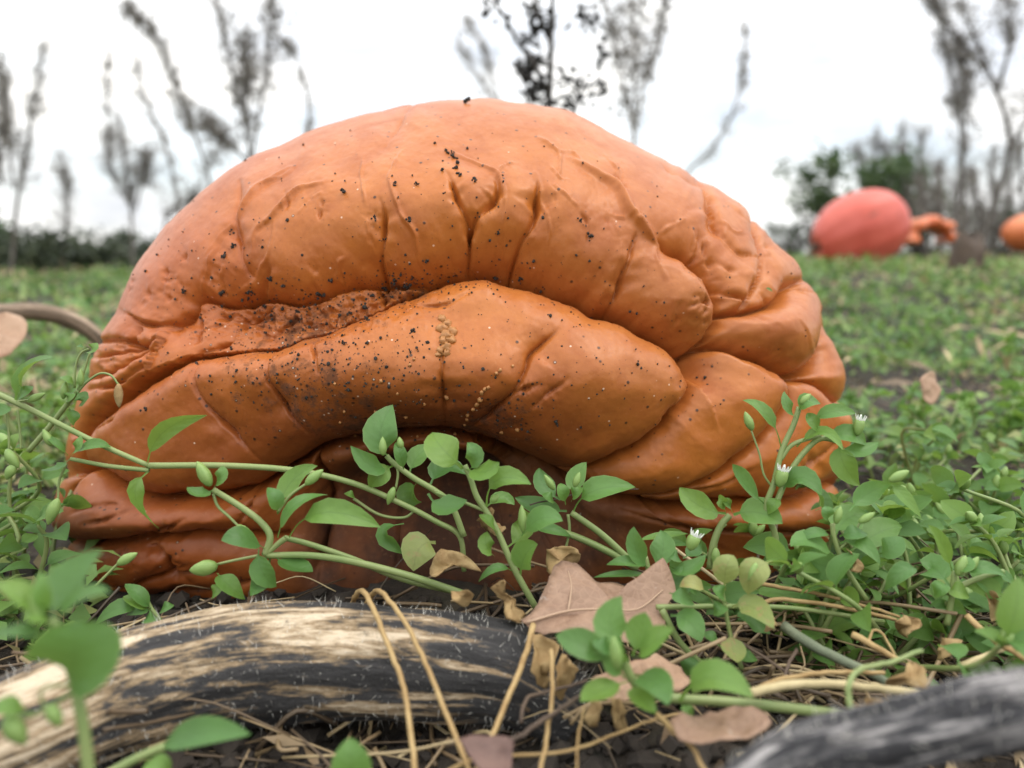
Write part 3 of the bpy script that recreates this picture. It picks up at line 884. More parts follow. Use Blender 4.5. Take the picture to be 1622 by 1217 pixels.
h.st([(124, 618), (134, 585), (142, 560)], 2.2).st([(118, 615), (120, 580), (128, 560), (140, 553)], 1.8)
h.lf((140, 560), (154, 543), 18, (146, 553)).lf((136, 553), (120, 550), 10).lf((120, 612), (94, 598), 14).lf((120, 620), (126, 642), 26, (130, 632), roll=0.5).lf((114, 622), (105, 640), 18).lf((108, 645), (116, 680), 22, (115, 660), roll=-0.5)
h.bd((100, 632), (104, 604), 8).bd((128, 612), (128, 584), 7)
h.done()

# ---- the hairy sprig in front of the lower left rolls
h = Hero('chickweed sprig with twisted pale leaves in front of pumpkin rolls above striped vine', 0.222, (745, 945, 0.228))
h.st([(745, 945), (690, 926), (640, 910), (560, 890), (490, 880), (420, 880)], 6.5, 0.006, 0).st([(725, 938), (640, 918), (560, 886), (490, 862), (450, 852)], 5.5, 0.008, 0.002)
h.st([(420, 880), (428, 850), (412, 826), (380, 802), (338, 776)], 6).st([(452, 853), (440, 862), (422, 878)], 5).st([(338, 782), (345, 802), (362, 818), (378, 834)], 2.6).bd((376, 832), (402, 852), 10)
h.lf((440, 852), (520, 784), 38, (466, 802), -0.006, -0.004, tw=0.5).lf((458, 852), (604, 836), 44, (512, 812), -0.008, -0.006, tw=-0.4, pet=0.3)
h.lf((422, 872), (350, 856), 40, (385, 852), -0.008, -0.01).lf((428, 884), (396, 945), 36, (418, 915), 0.0, -0.006).lf((432, 880), (496, 906), 50, (465, 900), -0.002, -0.004, roll=-0.5)
h.lf((344, 908), (388, 950), 34, (360, 925), roll=-0.2).lf((410, 870), (438, 930), 38, (415, 905), roll=0.6).lf((350, 925), (335, 950), 20)
h.lf((440, 806), (503, 738), 36, (463, 762), 0.004, 0.002).lf((440, 815), (424, 772), 28, (436, 790)).st([(440, 812), (460, 785), (486, 766)], 2.6).bd((484, 768), (512, 744), 11)
h.lf((338, 776), (296, 772), 26, (318, 782), roll=0.3).lf((338, 774), (352, 738), 22, (350, 755)).bd((334, 770), (312, 731), 14).st([(410, 880), (370, 888), (344, 894)], 2.6).bd((344, 896), (300, 904), 18)
h.done()

# ---- central shoots under the lip
h = Hero('chickweed shoot with one broad upright leaf under the pumpkin lip', 0.236, (735, 850))
h.st([(735, 850), (715, 800), (690, 778), (655, 757), (625, 735), (612, 722)], 5.2)
h.lf((616, 726), (622, 641), 56, (602, 688), -0.002, 0.004).lf((616, 738), (555, 706), 34, (588, 738), -0.006, -0.008, roll=-0.3).lf((648, 752), (688, 708), 34, (662, 722), 0.002, 0.004)
h.lf((680, 772), (738, 752), 50, (704, 742), 0.004, 0.004, roll=-0.3).lf((622, 738), (585, 772), 34, (602, 752), roll=-0.5).lf((660, 765), (648, 806), 46, (650, 785), 0.003, 0.003).lf((640, 830), (640, 878), 32, (608, 845), roll=0.8).lf((640, 748), (628, 700), 22)
h.bd((607, 722), (606, 692), 9, dd=-0.006).bd((636, 712), (632, 692), 8).st([(616, 726), (630, 745), (627, 775)], 2.4).bd((624, 772), (614, 800), 9).st([(560, 790), (600, 815), (640, 820), (660, 805)], 2.6)
h.lf((565, 792), (545, 782), 14).lf((690, 860), (655, 905), 60, (665, 868), -0.004, -0.006, mat=LEAFY)
h.done()
h = Hero('upright chickweed stem crowned by rounded oval leaves below the pumpkin lip', 0.222, (850, 965))
h.st([(850, 965), (815, 902), (790, 846), (770, 810), (755, 786), (745, 757), (736, 737)], 5.4)
h.lf((733, 742), (684, 686), 60, (702, 712), -0.002, 0.004, cup=0.12).lf((742, 748), (740, 701), 30, (752, 722), -0.003, -0.001).lf((736, 742), (791, 732), 44, (768, 748), -0.006, -0.008).lf((770, 806), (842, 768), 42, (788, 760), -0.003, -0.006, pet=0.32)
h.lf((678, 782), (740, 792), 44, (702, 803), -0.003, -0.005, pet=0.25).lf((784, 882), (772, 842), 28, (770, 864)).lf((824, 912), (852, 862), 46, (832, 880), -0.003, -0.006).lf((826, 850), (892, 826), 46, (856, 822), -0.003, -0.004)
h.lf((800, 870), (822, 806), 40, (830, 838), 0.006, 0.006).lf((790, 850), (760, 815), 30, roll=0.5).lf((812, 905), (758, 922), 16, (785, 900)).lf((768, 805), (815, 800), 26, (795, 790), 0.006, 0.006)
h.st([(770, 810), (740, 798), (722, 792), (690, 780)], 3, 0, 0.004).bd((778, 796), (790, 784), 8).bd((830, 845), (826, 800), 11, dd=0.002)
h.done()
h = Hero('forked chickweed stem with paired green buds in front of the pumpkin', 0.238, (1010, 900))
h.st([(1010, 900), (955, 848), (905, 812)], 6).st([(1010, 900), (960, 872), (900, 846), (840, 834)], 6.5)
h.lf((898, 810), (815, 788), 36, (858, 804), 0.004, 0.006).lf((908, 812), (1007, 772), 44, (940, 778), -0.004, -0.004, pet=0.28).lf((888, 792), (854, 741), 36, (862, 770), 0.002, 0.004).lf((908, 786), (929, 732), 32, (912, 758), 0.002, 0.004)
h.lf((896, 800), (888, 766), 22).lf((880, 800), (860, 782), 20).lf((905, 795), (920, 772), 22).bd((878, 776), (862, 752), 8, dd=-0.006).bd((910, 772), (918, 748), 8, dd=-0.006)
h.st([(900, 815), (902, 840), (896, 870)], 2.6).lf((840, 836), (905, 850), 20)
h.done()
h = Hero('leafy chickweed tip standing behind the brown oak leaf spike', 0.222, (1040, 935))
h.st([(1040, 935), (1028, 905), (1022, 882)], 5)
h.lf((1030, 905), (1004, 834), 34, (1008, 872), -0.002, -0.002).lf((1032, 900), (1046, 840), 42, (1050, 872), 0.0, 0.004).lf((1028, 900), (960, 895), 22, (995, 890)).lf((1034, 912), (940, 915), 14)
h.lf((1060, 898), (1118, 878), 28, (1090, 902)).lf((1082, 885), (1112, 862), 26, (1100, 872), 0.004, 0.004).lf((1080, 890), (1062, 880), 22).lf((1060, 905), (1096, 915), 18).lf((1000, 860), (1090, 846), 16, (1050, 848), 0.01, 0.01)
h.fl((1092, 872), (1104, 844), 14)
h.done()

# ---- shoots right of the pumpkin front
h = Hero('dark green chickweed shoot with two spread leaves by the pumpkin base', 0.236, (1125, 900))
h.st([(1125, 900), (1130, 862), (1142, 832), (1156, 816)], 6.5)
h.lf((1150, 814), (1076, 772), 48, (1108, 802), -0.003, -0.002).lf((1162, 816), (1240, 830), 54, (1200, 812), -0.004, -0.008).lf((1150, 812), (1138, 786), 18, tw=1.2).lf((1160, 812), (1146, 790), 14)
h.st([(1150, 830), (1136, 845), (1134, 870)], 2.6).bd((1134, 868), (1132, 900), 10)
h.done()
h = Hero('tall forked chickweed shoot with white flower overlapping the pumpkin edge', 0.232, (1230, 900))
h.st([(1230, 900), (1228, 850), (1214, 805), (1226, 765), (1238, 715), (1256, 675), (1266, 645)], 5.4).st([(1236, 728), (1256, 704), (1300, 690)], 4).st([(1228, 800), (1250, 750), (1275, 715), (1300, 695), (1330, 700)], 5)
h.lf((1262, 662), (1242, 620), 20, (1248, 645)).lf((1264, 654), (1300, 640), 30, (1278, 636)).lf((1284, 668), (1356, 655), 26, (1320, 652)).lf((1262, 708), (1336, 714), 22, (1302, 684), -0.004, -0.012)
h.lf((1238, 712), (1176, 634), 26, (1216, 658), -0.002, 0.0, pet=0.3).st([(1226, 775), (1210, 752), (1203, 720), (1190, 682)], 1.8).bd((1192, 682), (1180, 652), 10, name='seed_capsule').lf((1212, 800), (1160, 735), 38, (1178, 766), -0.004, -0.006, cup=0.35).lf((1234, 785), (1302, 786), 40, (1268, 756), -0.004, -0.008)
h.lf((1300, 695), (1372, 706), 34, (1345, 688)).lf((1330, 700), (1362, 770), 40, (1336, 735), roll=0.3).lf((1300, 690), (1278, 655), 22).bd((1268, 640), (1284, 624), 8).fl((1234, 772), (1242, 740), 14).fl((1358, 690), (1364, 660), 11)
h.lf((1235, 790), (1215, 815), 22).lf((1290, 770), (1320, 810), 40, (1300, 790), 0.006, 0.006).lf((1330, 705), (1392, 700), 30, (1360, 715))
h.done()
h = Hero('chickweed sprig with upright capsules and fan of leaves beside pumpkin foot', 0.218, (1372, 950))
h.st([(1372, 950), (1340, 900), (1322, 855), (1318, 830)], 4.5).st([(1318, 850), (1322, 828)], 2.4).bd((1324, 830), (1332, 802), 9).bd((1360, 828), (1386, 812), 9).st([(1330, 870), (1350, 850), (1362, 828)], 2.2)
h.lf((1320, 852), (1256, 862), 20, (1290, 844)).lf((1326, 884), (1252, 866), 46, (1285, 858), -0.004, -0.006).lf((1322, 850), (1375, 815), 56, (1342, 822), 0.005, 0.006, cup=0.1).lf((1330, 862), (1395, 895), 28, (1362, 858), -0.003, -0.008).lf((1330, 850), (1374, 846), 30).lf((1312, 830), (1310, 802), 20)
h.lf((1340, 880), (1430, 835), 56, (1390, 845), 0.006, 0.006).lf((1390, 880), (1428, 850), 40, (1412, 868)).lf((1345, 810), (1412, 768), 36, (1375, 782), 0.004, 0.0, roll=0.4).lf((1412, 768), (1460, 822), 24, (1430, 785), -0.002, -0.004)
h.bd((1408, 762), (1440, 746), 11)
h.done()
h = Hero('chickweed shoot with upright strap leaf and plump bud near straw tangle', 0.212, (1500, 990))
h.st([(1500, 990), (1508, 945), (1512, 905)], 5).st([(1500, 940), (1540, 920), (1590, 905)], 5)
h.lf((1508, 905), (1470, 832), 26, (1492, 862), -0.002, -0.004).lf((1518, 910), (1596, 915), 26, (1560, 900)).lf((1510, 900), (1535, 882), 26, (1530, 895)).bd((1516, 912), (1530, 880), 12).bd((1532, 905), (1550, 882), 9)
h.lf((1455, 902), (1402, 935), 30, (1430, 905)).lf((1505, 930), (1470, 905), 60, (1480, 900), 0.01, 0.01, cup=0.08).lf((1500, 935), (1535, 945), 30).lf((1500, 925), (1480, 945), 26)
h.done()
h = Hero('yellowing chickweed stem with spotted pale leaves beside oak leaf', 0.205, (1175, 1060))
h.st([(1175, 1060), (1158, 1010), (1148, 960), (1142, 930)], 4).lf((1148, 936), (1162, 880), 42, (1150, 900), cup=0.15, mat=LEAFY).lf((1130, 955), (1076, 930), 26, (1102, 925), mat=LEAFY, pet=0.3).lf((1160, 962), (1226, 996), 44, (1192, 962), -0.003, -0.01, mat=LEAFY)
h.lf((1155, 985), (1168, 1050), 40, (1160, 1025), -0.004, -0.01, mat=LEAFY, pet=0.3).lf((1150, 955), (1132, 928), 24).lf((1150, 960), (1130, 975), 24).lf((1160, 975), (1220, 1005), 36, (1190, 985), 0.004, 0.002).lf((1160, 1040), (1200, 1046), 24)
h.st([(1048, 965), (1075, 1015), (1110, 1050), (1135, 1065)], 5.5).lf((1062, 975), (1110, 1018), 44, (1092, 985), -0.003, -0.006).lf((1100, 1040), (1085, 1070), 30).lf((1225, 890), (1185, 942), 50, (1195, 905), cup=0.1, mat=LEAFY).bd((1198, 892), (1185, 925), 10)
h.lf((1110, 1000), (1145, 1030), 24, roll=-0.4).lf((1060, 940), (1100, 958), 30)
h.st([(1040, 962), (1150, 961), (1260, 964), (1400, 985)], 4.6, 0.0, 0.012)
h.done()

# ---- out-of-focus shoots in front
h = Hero('cluster of fresh chickweed leaves with a hairy bud in front of oak leaf', 0.168, (1350, 1135, 0.17))
h.st([(1350, 1135), (1250, 1122), (1150, 1112), (1050, 1104), (1005, 1080), (985, 1040)], 9, 0.004, 0)
h.lf((988, 1030), (985, 944), 56, (966, 990), 0.002, 0.004).lf((1002, 1040), (1022, 970), 50, (1015, 1000), 0.0, 0.0).lf((1005, 1045), (1068, 996), 46, (1035, 1018), -0.004, -0.006).lf((975, 1045), (880, 1006), 50, (925, 1022), -0.002, 0.0)
h.lf((975, 1040), (944, 1012), 34, (955, 1022)).lf((1005, 1070), (1058, 1118), 56, (1035, 1082), -0.006, -0.012).lf((995, 1080), (920, 1112), 40, (950, 1095), -0.004, -0.008).lf((990, 1075), (985, 1010), 46, (975, 1045), -0.002, -0.003).lf((1000, 1085), (1040, 1130), 36, (1015, 1105), -0.006, -0.01)
h.bd((980, 1060), (972, 1008), 14, dd=-0.008).lf((1078, 1110), (1194, 1106), 62, (1125, 1074), -0.006, -0.012, pet=0.2).lf((1080, 1115), (1100, 1145), 20)
h.done()
h = Hero('blurred rounded chickweed leaves standing in front of the striped vine', 0.128, (140, 1290))
h.st([(150, 1290), (140, 1220), (130, 1140), (115, 1070), (96, 1010), (82, 980)], 10)
h.lf((112, 1092), (120, 982), 128, (118, 1036), -0.004, -0.004, cup=0.08, pet=0.05).lf((82, 985), (164, 872), 66, (106, 922), 0.004, 0.006, cup=0.2).lf((84, 990), (176, 938), 34, (125, 945), -0.002, -0.004).lf((76, 985), (66, 905), 28, (66, 940)).lf((72, 985), (-10, 925), 40, (30, 940))
h.lf((72, 1005), (-20, 1008), 30, (30, 1000)).lf((80, 985), (40, 970), 34).bd((62, 985), (50, 935), 16)
h.lf((50, 1130), (-20, 1120), 36, (10, 1118)).bd((10, 1135), (40, 1180), 22).bd((78, 1116), (96, 1152), 16).st([(110, 1085), (70, 1090), (66, 1112), (78, 1120)], 3).st([(110, 1100), (60, 1130), (10, 1140)], 4)
h.done()
h = Hero('single low chickweed leaf under the striped vine near the dark soil', 0.150, (150, 1235))
h.st([(150, 1240), (210, 1205), (262, 1182)], 8).lf((258, 1184), (398, 1164), 52, (318, 1162), -0.002, -0.002, pet=0.08, mat=None).lf((230, 1205), (270, 1235), 40)
h.done()
h = Hero('pointed chickweed leaf tip rising by the two bent straws', 0.15, (560, 1260))
h.lf((560, 1262), (554, 1168), 64, (556, 1215)).st([(560, 1290), (560, 1262)], 5).done()
h = Hero('small leaf tuft between striped vine and lower pumpkin roll', 0.226, (255, 985))
h.st([(255, 985), (240, 965), (232, 950)], 4).lf((238, 968), (195, 945), 26).lf((240, 968), (200, 975), 20).lf((242, 968), (198, 925), 26).lf((250, 975), (275, 958), 20).lf((225, 968), (150, 990), 30, (190, 962)).lf((250, 978), (225, 985), 26)
h.st([(150, 930), (175, 905), (190, 890)], 2.4).bd((186, 894), (218, 876), 11)
h.done()

# ------------------------------------------------------------------ self-sown sprigs: one shoot kind, many individuals
LV = []
for k in range(7):
    sgn = (-1) ** k
    LV.append(leaf_mesh((0, 0, 0), (0.05 * sgn, 0.5, 0.04 + 0.10 * rng.random()), (0.02 * k * sgn, 1.0, -0.12 - 0.22 * rng.random()), 0.52 + 0.10 * rng.random(), np.array([0, 0, 1.0]), cup=0.12 + 0.22 * rng.random(), twist=0.5 * sgn * rng.random(), pet=0.16 + 0.1 * rng.random()))
for me_ in LV: me_.materials.append(LEAF)
_bv, _bf = bud_vf((0, 0, 0), (0, 1, 0), 0.26)
BUDME = mesh('bud', _bv, _bf); BUDME.materials.append(BUDM)

def sprig(base, lean, ht, label, group, nn=4, ls=0.014, bud=True):
    base = np.asarray(base, float)
    e = empty('chickweed_sprig', base, label, 'plant', group)
    lean = np.asarray(lean, float)
    side = rng.normal(0, 0.4, 3) * ht
    pts = [np.zeros(3), 0.35 * ht * np.array([0, 0, 1]) + 0.25 * lean * ht, 0.7 * ht * np.array([0, 0, 1]) + 0.6 * lean * ht + side * 0.4, ht * np.array([0, 0, 1]) + lean * ht + side * 0.2]
    pts[0] = pts[0] - np.array([0, 0, 0.004])
    c = crom(pts, 6)
    v, f = tube_vf(c, np.linspace(0.0010, 0.0006, len(c)), 5)
    obj('stem', mesh('stem', v, f), STEMM, e)
    a0 = rng.random() * 6.28
    for k in range(nn):
        s = 0.3 + 0.7 * k / max(1, nn - 1)
        i = min(len(c) - 1, int(s * (len(c) - 1)))
        tg = norm(c[i] - c[max(0, i - 1)])
        top = k == nn - 1
        for j in range(4 if top else 2):
            a = a0 + k * 1.57 + j * (1.57 if top else 3.14) + rng.normal(0, 0.3)
            hz = np.array([math.cos(a), math.sin(a), 0.0])
            up = 0.35 + 0.9 * (k / nn) * rng.random() + (0.35 if top else 0)
            d_ = norm(hz + up * tg)
            n_ = norm(np.cross(np.cross(d_, tg + 0.001), d_))
            x_ = np.cross(d_, n_)
            L = ls * (0.75 + 0.5 * rng.random()) * (0.72 if top and j > 1 else 1.0)
            Mx = Matrix(((x_[0] * L, d_[0] * L, n_[0] * L, c[i][0]), (x_[1] * L, d_[1] * L, n_[1] * L, c[i][1]), (x_[2] * L, d_[2] * L, n_[2] * L, c[i][2]), (0, 0, 0, 1)))
            o = obj('leaf', LV[rng.integers(len(LV))], None, e)
            o.matrix_basis = Mx
    if bud:
        for j in range(rng.integers(1, 3)):
            d_ = norm(np.array([rng.normal(0, .6), rng.normal(0, .6), 1]))
            o = obj('bud', BUDME, None, e)
            q = Vector((0, 1, 0)).rotation_difference(Vector(d_))
            o.matrix_basis = Matrix.Translation(Vector(c[-1])) @ q.to_matrix().to_4x4() @ Matrix.Scale(0.0048 + 0.002 * rng.random(), 4)
    return e

def inside_pumpkin(x, y, pad=0.012):
    return ((x - PC[0]) / (0.172 + pad)) ** 2 + ((y - PC[1]) / (0.125 + pad)) ** 2 < 1

def patch(px0, px1, py0, py1, count, label, group, hmin, hmax, ls=0.0112):
    n = 0
    tries = 0
    while n < count and tries < 4000:
        tries += 1
        p = PG(rng.uniform(px0, px1), rng.uniform(py0, py1), 0.0)
        p[2] = gz(p[0], p[1])[0]
        if p[1] > 2.5 or inside_pumpkin(p[0], p[1]):
            continue
        lean = np.array([rng.normal(0, 0.55), rng.normal(-0.15, 0.5), 0])
        ht, nn, bud = rng.uniform(hmin, hmax), int(rng.integers(3, 6)), rng.random() < 0.6
        size = 'tall' if ht > hmin + 0.6 * (hmax - hmin) else ('short' if ht < hmin + 0.3 * (hmax - hmin) else 'middling')
        lab = '%s chickweed sprig, %s leaf tiers, %s, %s' % (size, {3: 'three', 4: 'four', 5: 'five'}[nn], 'budded' if bud else 'no buds', label)
        sprig(p, lean, ht, lab, group, nn=nn, ls=ls * rng.uniform(0.8, 1.15), bud=bud)
        n += 1
patch(1250, 1660, 900, 1080, 34, 'in the straw behind the weathered vine', 'chickweed among the straw', 0.022, 0.045)
patch(1370, 1660, 700, 900, 40, 'in the green patch beside bare soil', 'chickweed beside bare soil', 0.02, 0.04)
patch(1380, 1680, 560, 700, 30, 'out towards the red pumpkin', 'chickweed towards the red pumpkin', 0.022, 0.045)
patch(-60, 92, 760, 1010, 22, 'against the pumpkin end behind striped vine', 'chickweed at the pumpkin end', 0.025, 0.06)
patch(-60, 120, 560, 760, 22, 'below the arched brown vine', 'chickweed by the arched vine', 0.02, 0.05)
patch(1080, 1330, 930, 1010, 9, 'at the pumpkin foot behind oak leaf', 'chickweed at the pumpkin foot', 0.018, 0.032)

# ------------------------------------------------------------------ the thick striped vine in front
def vine(name, pts, rad, label, ridges, seed, mat, nseg=56, nl=170, hairs=0, hair_mat=None, rough=0.10, tw=0.6):
    c = crom(pts, 24)
    L = np.concatenate([[0], np.cumsum(np.linalg.norm(np.diff(c, axis=0), axis=1))])
    s = np.linspace(0, L[-1], nl)
    c = np.column_stack([np.interp(s, L, c[:, k]) for k in range(3)])
    rr = np.interp(s / L[-1], np.linspace(0, 1, len(rad)), rad)
    t = np.gradient(c, axis=0); t /= np.linalg.norm(t, axis=1)[:, None]
    v, run, ca, sa, nrm = [], [], [], [], []
    u = norm(np.cross(t[0], [0, 0, 1.0]))
    for k in range(nl):
        u = norm(u - t[k] * (u @ t[k])); b = np.cross(t[k], u)
        a = np.linspace(0, 2 * math.pi, nseg, endpoint=False) + tw * s[k] / L[-1]
        q = np.column_stack([np.cos(a) * 1.3, np.sin(a) * 1.3, np.full(nseg, s[k] * 26)])
        q2 = np.column_stack([np.cos(a) * 7, np.sin(a) * 7, np.full(nseg, s[k] * 60)])
        r = rr[k] * (1 + 0.055 * np.abs(np.sin(ridges * a / 2)) + rough * fbm(q, 1.0, 3, seed) * 0.6 + 0.028 * fbm(q2, 1.0, 3, seed + 5))
        dr = np.cos(a)[:, None] * u + np.sin(a)[:, None] * b
        v.append(c[k] + r[:, None] * dr); nrm.append(dr)
        run.append(np.full(nseg, s[k])); ca.append(np.cos(a)); sa.append(np.sin(a))
    v = np.vstack(v); nrm = np.vstack(nrm)
    idx = np.arange(nl * nseg).reshape(nl, nseg)
    f = [tuple(x) for x in np.stack([idx[:-1], np.roll(idx, -1, 1)[:-1], np.roll(idx, -1, 1)[1:], idx[1:]], -1).reshape(-1, 4)]
    f += [tuple(idx[0])[::-1], tuple(idx[-1])]
    off = c[0].copy()
    me = mesh(name, v - off, f)
    attr(me, 'run', np.concatenate(run)); attr(me, 'ca', np.concatenate(ca)); attr(me, 'sa', np.concatenate(sa)); attr(me, 'endk', np.repeat(np.clip((s / L[-1] - 0.74) / 0.16, 0, 1), nseg))
    e = empty(name, off, label, 'vine')
    obj('stalk', me, mat, e)
    if hairs:
        mb_v, mb_f = [], []
        pick = rng.choice(len(v), hairs)
        for k, i in enumerate(pick):
            d = norm(nrm[i] + rng.normal(0, 0.35, 3))
            ln = rng.uniform(0.0008, 0.0032) * (1.5 if rng.random() < 0.1 else 1)
            sd = norm(np.cross(d, [0.2, 0.5, 0.8])); s2 = np.cross(d, sd)
            w_ = 0.00009
            p = v[i] - off - d * 0.0004
            bend = rng.normal(0, 0.15, 3) * ln
            for a in (0, 2.1, 4.2):
                mb_v.append(p + w_ * (math.cos(a) * sd + math.sin(a) * s2))
            mb_v.append(p + d * ln + bend)
            mb_f += [(4 * k, 4 * k + 1, 4 * k + 3), (4 * k + 1, 4 * k + 2, 4 * k + 3), (4 * k + 2, 4 * k, 4 * k + 3)]
        obj('hairs', mesh('hairs', mb_v, np.array(mb_f)), hair_mat, e, kind='stuff')
    return e

def vine_mat(name, dark, mid, light, lo, hi, stretch=20.0):
    m = M(name)
    vec = m.n('ShaderNodeCombineXYZ', {'X': m.math('MULTIPLY', m.attr('ca'), 2.7), 'Y': m.math('MULTIPLY', m.attr('sa'), 2.7), 'Z': m.math('MULTIPLY', m.attr('run'), stretch)}).outputs[0]
    vec2 = m.n('ShaderNodeCombineXYZ', {'X': m.math('MULTIPLY', m.attr('ca'), 9.0), 'Y': m.math('MULTIPLY', m.attr('sa'), 9.0), 'Z': m.math('MULTIPLY', m.attr('run'), 170.0)}).outputs[0]
    a = m.noise(1.0, 5, 0.62, vec, 0.5)
    b = m.noise(1.0, 5, 0.68, vec2, 0.3)
    s = m.math('ADD', m.math('MULTIPLY', a, 0.80), m.math('MULTIPLY', b, 0.26))
    s = m.math('SUBTRACT', s, m.math('MULTIPLY', m.attr('endk'), 0.11))
    col = m.ramp(s, (lo, dark), ((lo + hi) / 2 - 0.035, tuple(x * 1.9 for x in dark)), ((lo + hi) / 2 + 0.02, mid), (hi, light))
    co = m.coord()
    spk = m.ramp(m.noise(900, 4, 0.7, co), (0.64, 0.0), (0.72, 1.0))
    col = m.mix(m.math('MULTIPLY', spk, 0.5), col, (0.62, 0.58, 0.50))
    spd = m.ramp(m.noise(420, 5, 0.75, co), (0.58, 0.0), (0.68, 1.0))
    col = m.mix(m.math('MULTIPLY', spd, 0.55), col, dark)
    m.p(Base_Color=col, Roughness=0.8, Normal=m.bump(m.math('ADD', b, m.math('MULTIPLY', m.noise(700, 4, 0.7, co), 0.7)), 0.7, 0.0012))
    return m.m
HAIRM = M('vine_hair'); HAIRM.p(Base_Color=(0.60, 0.58, 0.52), Roughness=0.5)
VM1 = vine_mat('striped_vine', (0.020, 0.019, 0.019), (0.27, 0.19, 0.105), (0.60, 0.49, 0.35), 0.42, 0.63)
def on_ground(px, py, r):
    """centre of a stalk of radius r lying on the soil, seen at px, py"""
    return PG(px, py, r * 0.95)
VP = [on_ground(-200, 1290, 0.013), on_ground(-60, 1208, 0.0135), on_ground(60, 1152, 0.0140), on_ground(200, 1096, 0.0146), on_ground(350, 1060, 0.0150), on_ground(480, 1047, 0.0152), on_ground(600, 1048, 0.0150), on_ground(720, 1058, 0.0142), on_ground(820, 1074, 0.0125), on_ground(905, 1096, 0.009)]
VP[-1][2] -= 0.006
vine('pumpkin_vine', VP, [0.0115, 0.0125, 0.0132, 0.0138, 0.0142, 0.0142, 0.0138, 0.0132, 0.0118, 0.009], 'thick black and cream striped dried vine with fine white hairs', 11, 3, VM1, 72, 260, 1700, HAIRM.m)
VM2 = vine_mat('weathered_vine', (0.018, 0.018, 0.020), (0.12, 0.115, 0.115), (0.40, 0.38, 0.37), 0.42, 0.68, 75.0)
vine('pumpkin_vine', [P(1120, 1290, 0.128), P(1215, 1225, 0.130), P(1300, 1192, 0.131), P(1420, 1168, 0.131), P(1500, 1148, 0.131), P(1600, 1128, 0.130), P(1720, 1120, 0.130), P(1800, 1180, 0.133), P(1850, 1300, 0.137)], [0.0036, 0.0046, 0.0050, 0.0052, 0.0056, 0.0058, 0.0056, 0.0054, 0.005], 'grey weathered twisted vine with black cracks arching over straw', 7, 23, VM2, 40, 150, 500, HAIRM.m, rough=0.34, tw=9.0)
VM3 = vine_mat('brown_vine', (0.09, 0.065, 0.045), (0.26, 0.19, 0.13), (0.46, 0.36, 0.26), 0.40, 0.62)
vine('pumpkin_vine', [P(-140, 560, 0.46), P(-60, 508, 0.47), P(20, 494, 0.48), P(90, 500, 0.49), P(150, 530, 0.50), P(200, 590, 0.51)], [0.0045, 0.005, 0.005, 0.005, 0.0046, 0.004], 'pale brown dried vine arching over the weeds behind pumpkin end', 7, 31, VM3, 20, 60)

# ------------------------------------------------------------------ dead leaves
def sheet(name, outline, depths, mat, label, cat, group=None, curl=0.003, rings=6, seed=1, parent_off=None, freq=160):
    """a dry leaf: outline in photo pixels, each point at its own distance"""
    o = np.array([P(x, y, d) for (x, y), d in zip(outline, depths)])
    o = crom(np.vstack([o, o[:1]]), 4)[:-1]
    cen = o.mean(0)
    n0 = norm(np.cross(o[0] - cen, o[len(o) // 3] - cen))
    if n0 @ (CAM - cen) < 0: n0 = -n0
    v = [cen]
    for r in range(1, rings + 1):
        v += list(cen + (o - cen) * (r / rings))
    v = np.array(v)
    v = v + n0 * (curl * fbm(v, freq, 3, seed))[:, None]
    k = len(o)
    f = [(0, 1 + i, 1 + (i + 1) % k) for i in range(k)]
    for r in range(rings - 1):
        a, b = 1 + r * k, 1 + (r + 1) * k
        f += [(a + i, b + i, b + (i + 1) % k, a + (i + 1) % k) for i in range(k)]
    vb = v - n0 * 0.00025                       # the leaf has a thickness
    nv = len(v)
    f2 = [tuple(i + nv for i in q)[::-1] for q in f]
    a = 1 + (rings - 1) * k
    rim = [(a + i, a + nv + i, a + nv + (i + 1) % k, a + (i + 1) % k) for i in range(k)]
    me = mesh(name, np.vstack([v, vb]) - cen, f + f2 + rim)
    ob = obj(name, me, mat, None, label, cat, group)
    ob.location = tuple(cen)
    return ob, v, cen
def oak_mat(name, a, b, spots=True):
    m = M(name)
    co = m.coord()
    col = m.mix(m.ramp(m.noise(90, 5, 0.6, co), (0.3, 0.0), (0.7, 1.0)), a, b)
    vn = m.n('ShaderNodeTexVoronoi', {'Scale': 420.0, 'Vector': co}, feature='DISTANCE_TO_EDGE')
    col = m.mix(m.math('MULTIPLY', m.ramp(vn.outputs['Distance'], (0.0, 1.0), (0.09, 0.0)), 0.22), col, tuple(x * 1.35 for x in b))
    if spots:
        sp = m.ramp(m.noise(130, 4, 0.6, co), (0.63, 0.0), (0.68, 1.0))
        col = m.mix(m.math('MULTIPLY', sp, 0.6), col, (0.52, 0.47, 0.42))
        dk = m.ramp(m.noise(210, 5, 0.7, co, 0.6), (0.64, 0.0), (0.70, 1.0))
        col = m.mix(m.math('MULTIPLY', dk, 0.7), col, (0.12, 0.05, 0.03))
    m.p(Base_Color=col, Roughness=0.62, Normal=m.bump(m.math('ADD', m.noise(300, 4, 0.6, co), vn.outputs['Distance']), 0.35, 0.0008))
    tr = m.n('ShaderNodeBsdfTranslucent'); m.set(tr.inputs['Color'], col)
    ms = m.n('ShaderNodeMixShader', {'Fac': 0.15})
    m.t.links.new(m.b.outputs[0], ms.inputs[1]); m.t.links.new(tr.outputs[0], ms.inputs[2])
    m.t.links.new(ms.outputs[0], m.out.inputs['Surface'])
    return m.m
OAK = oak_mat('oak_leaf', (0.23, 0.135, 0.085), (0.37, 0.24, 0.16))
OAK2 = oak_mat('pale_oak_leaf', (0.32, 0.185, 0.11), (0.46, 0.31, 0.205), False)
OAK3 = oak_mat('dark_dead_leaf', (0.10, 0.055, 0.045), (0.19, 0.11, 0.085), False)
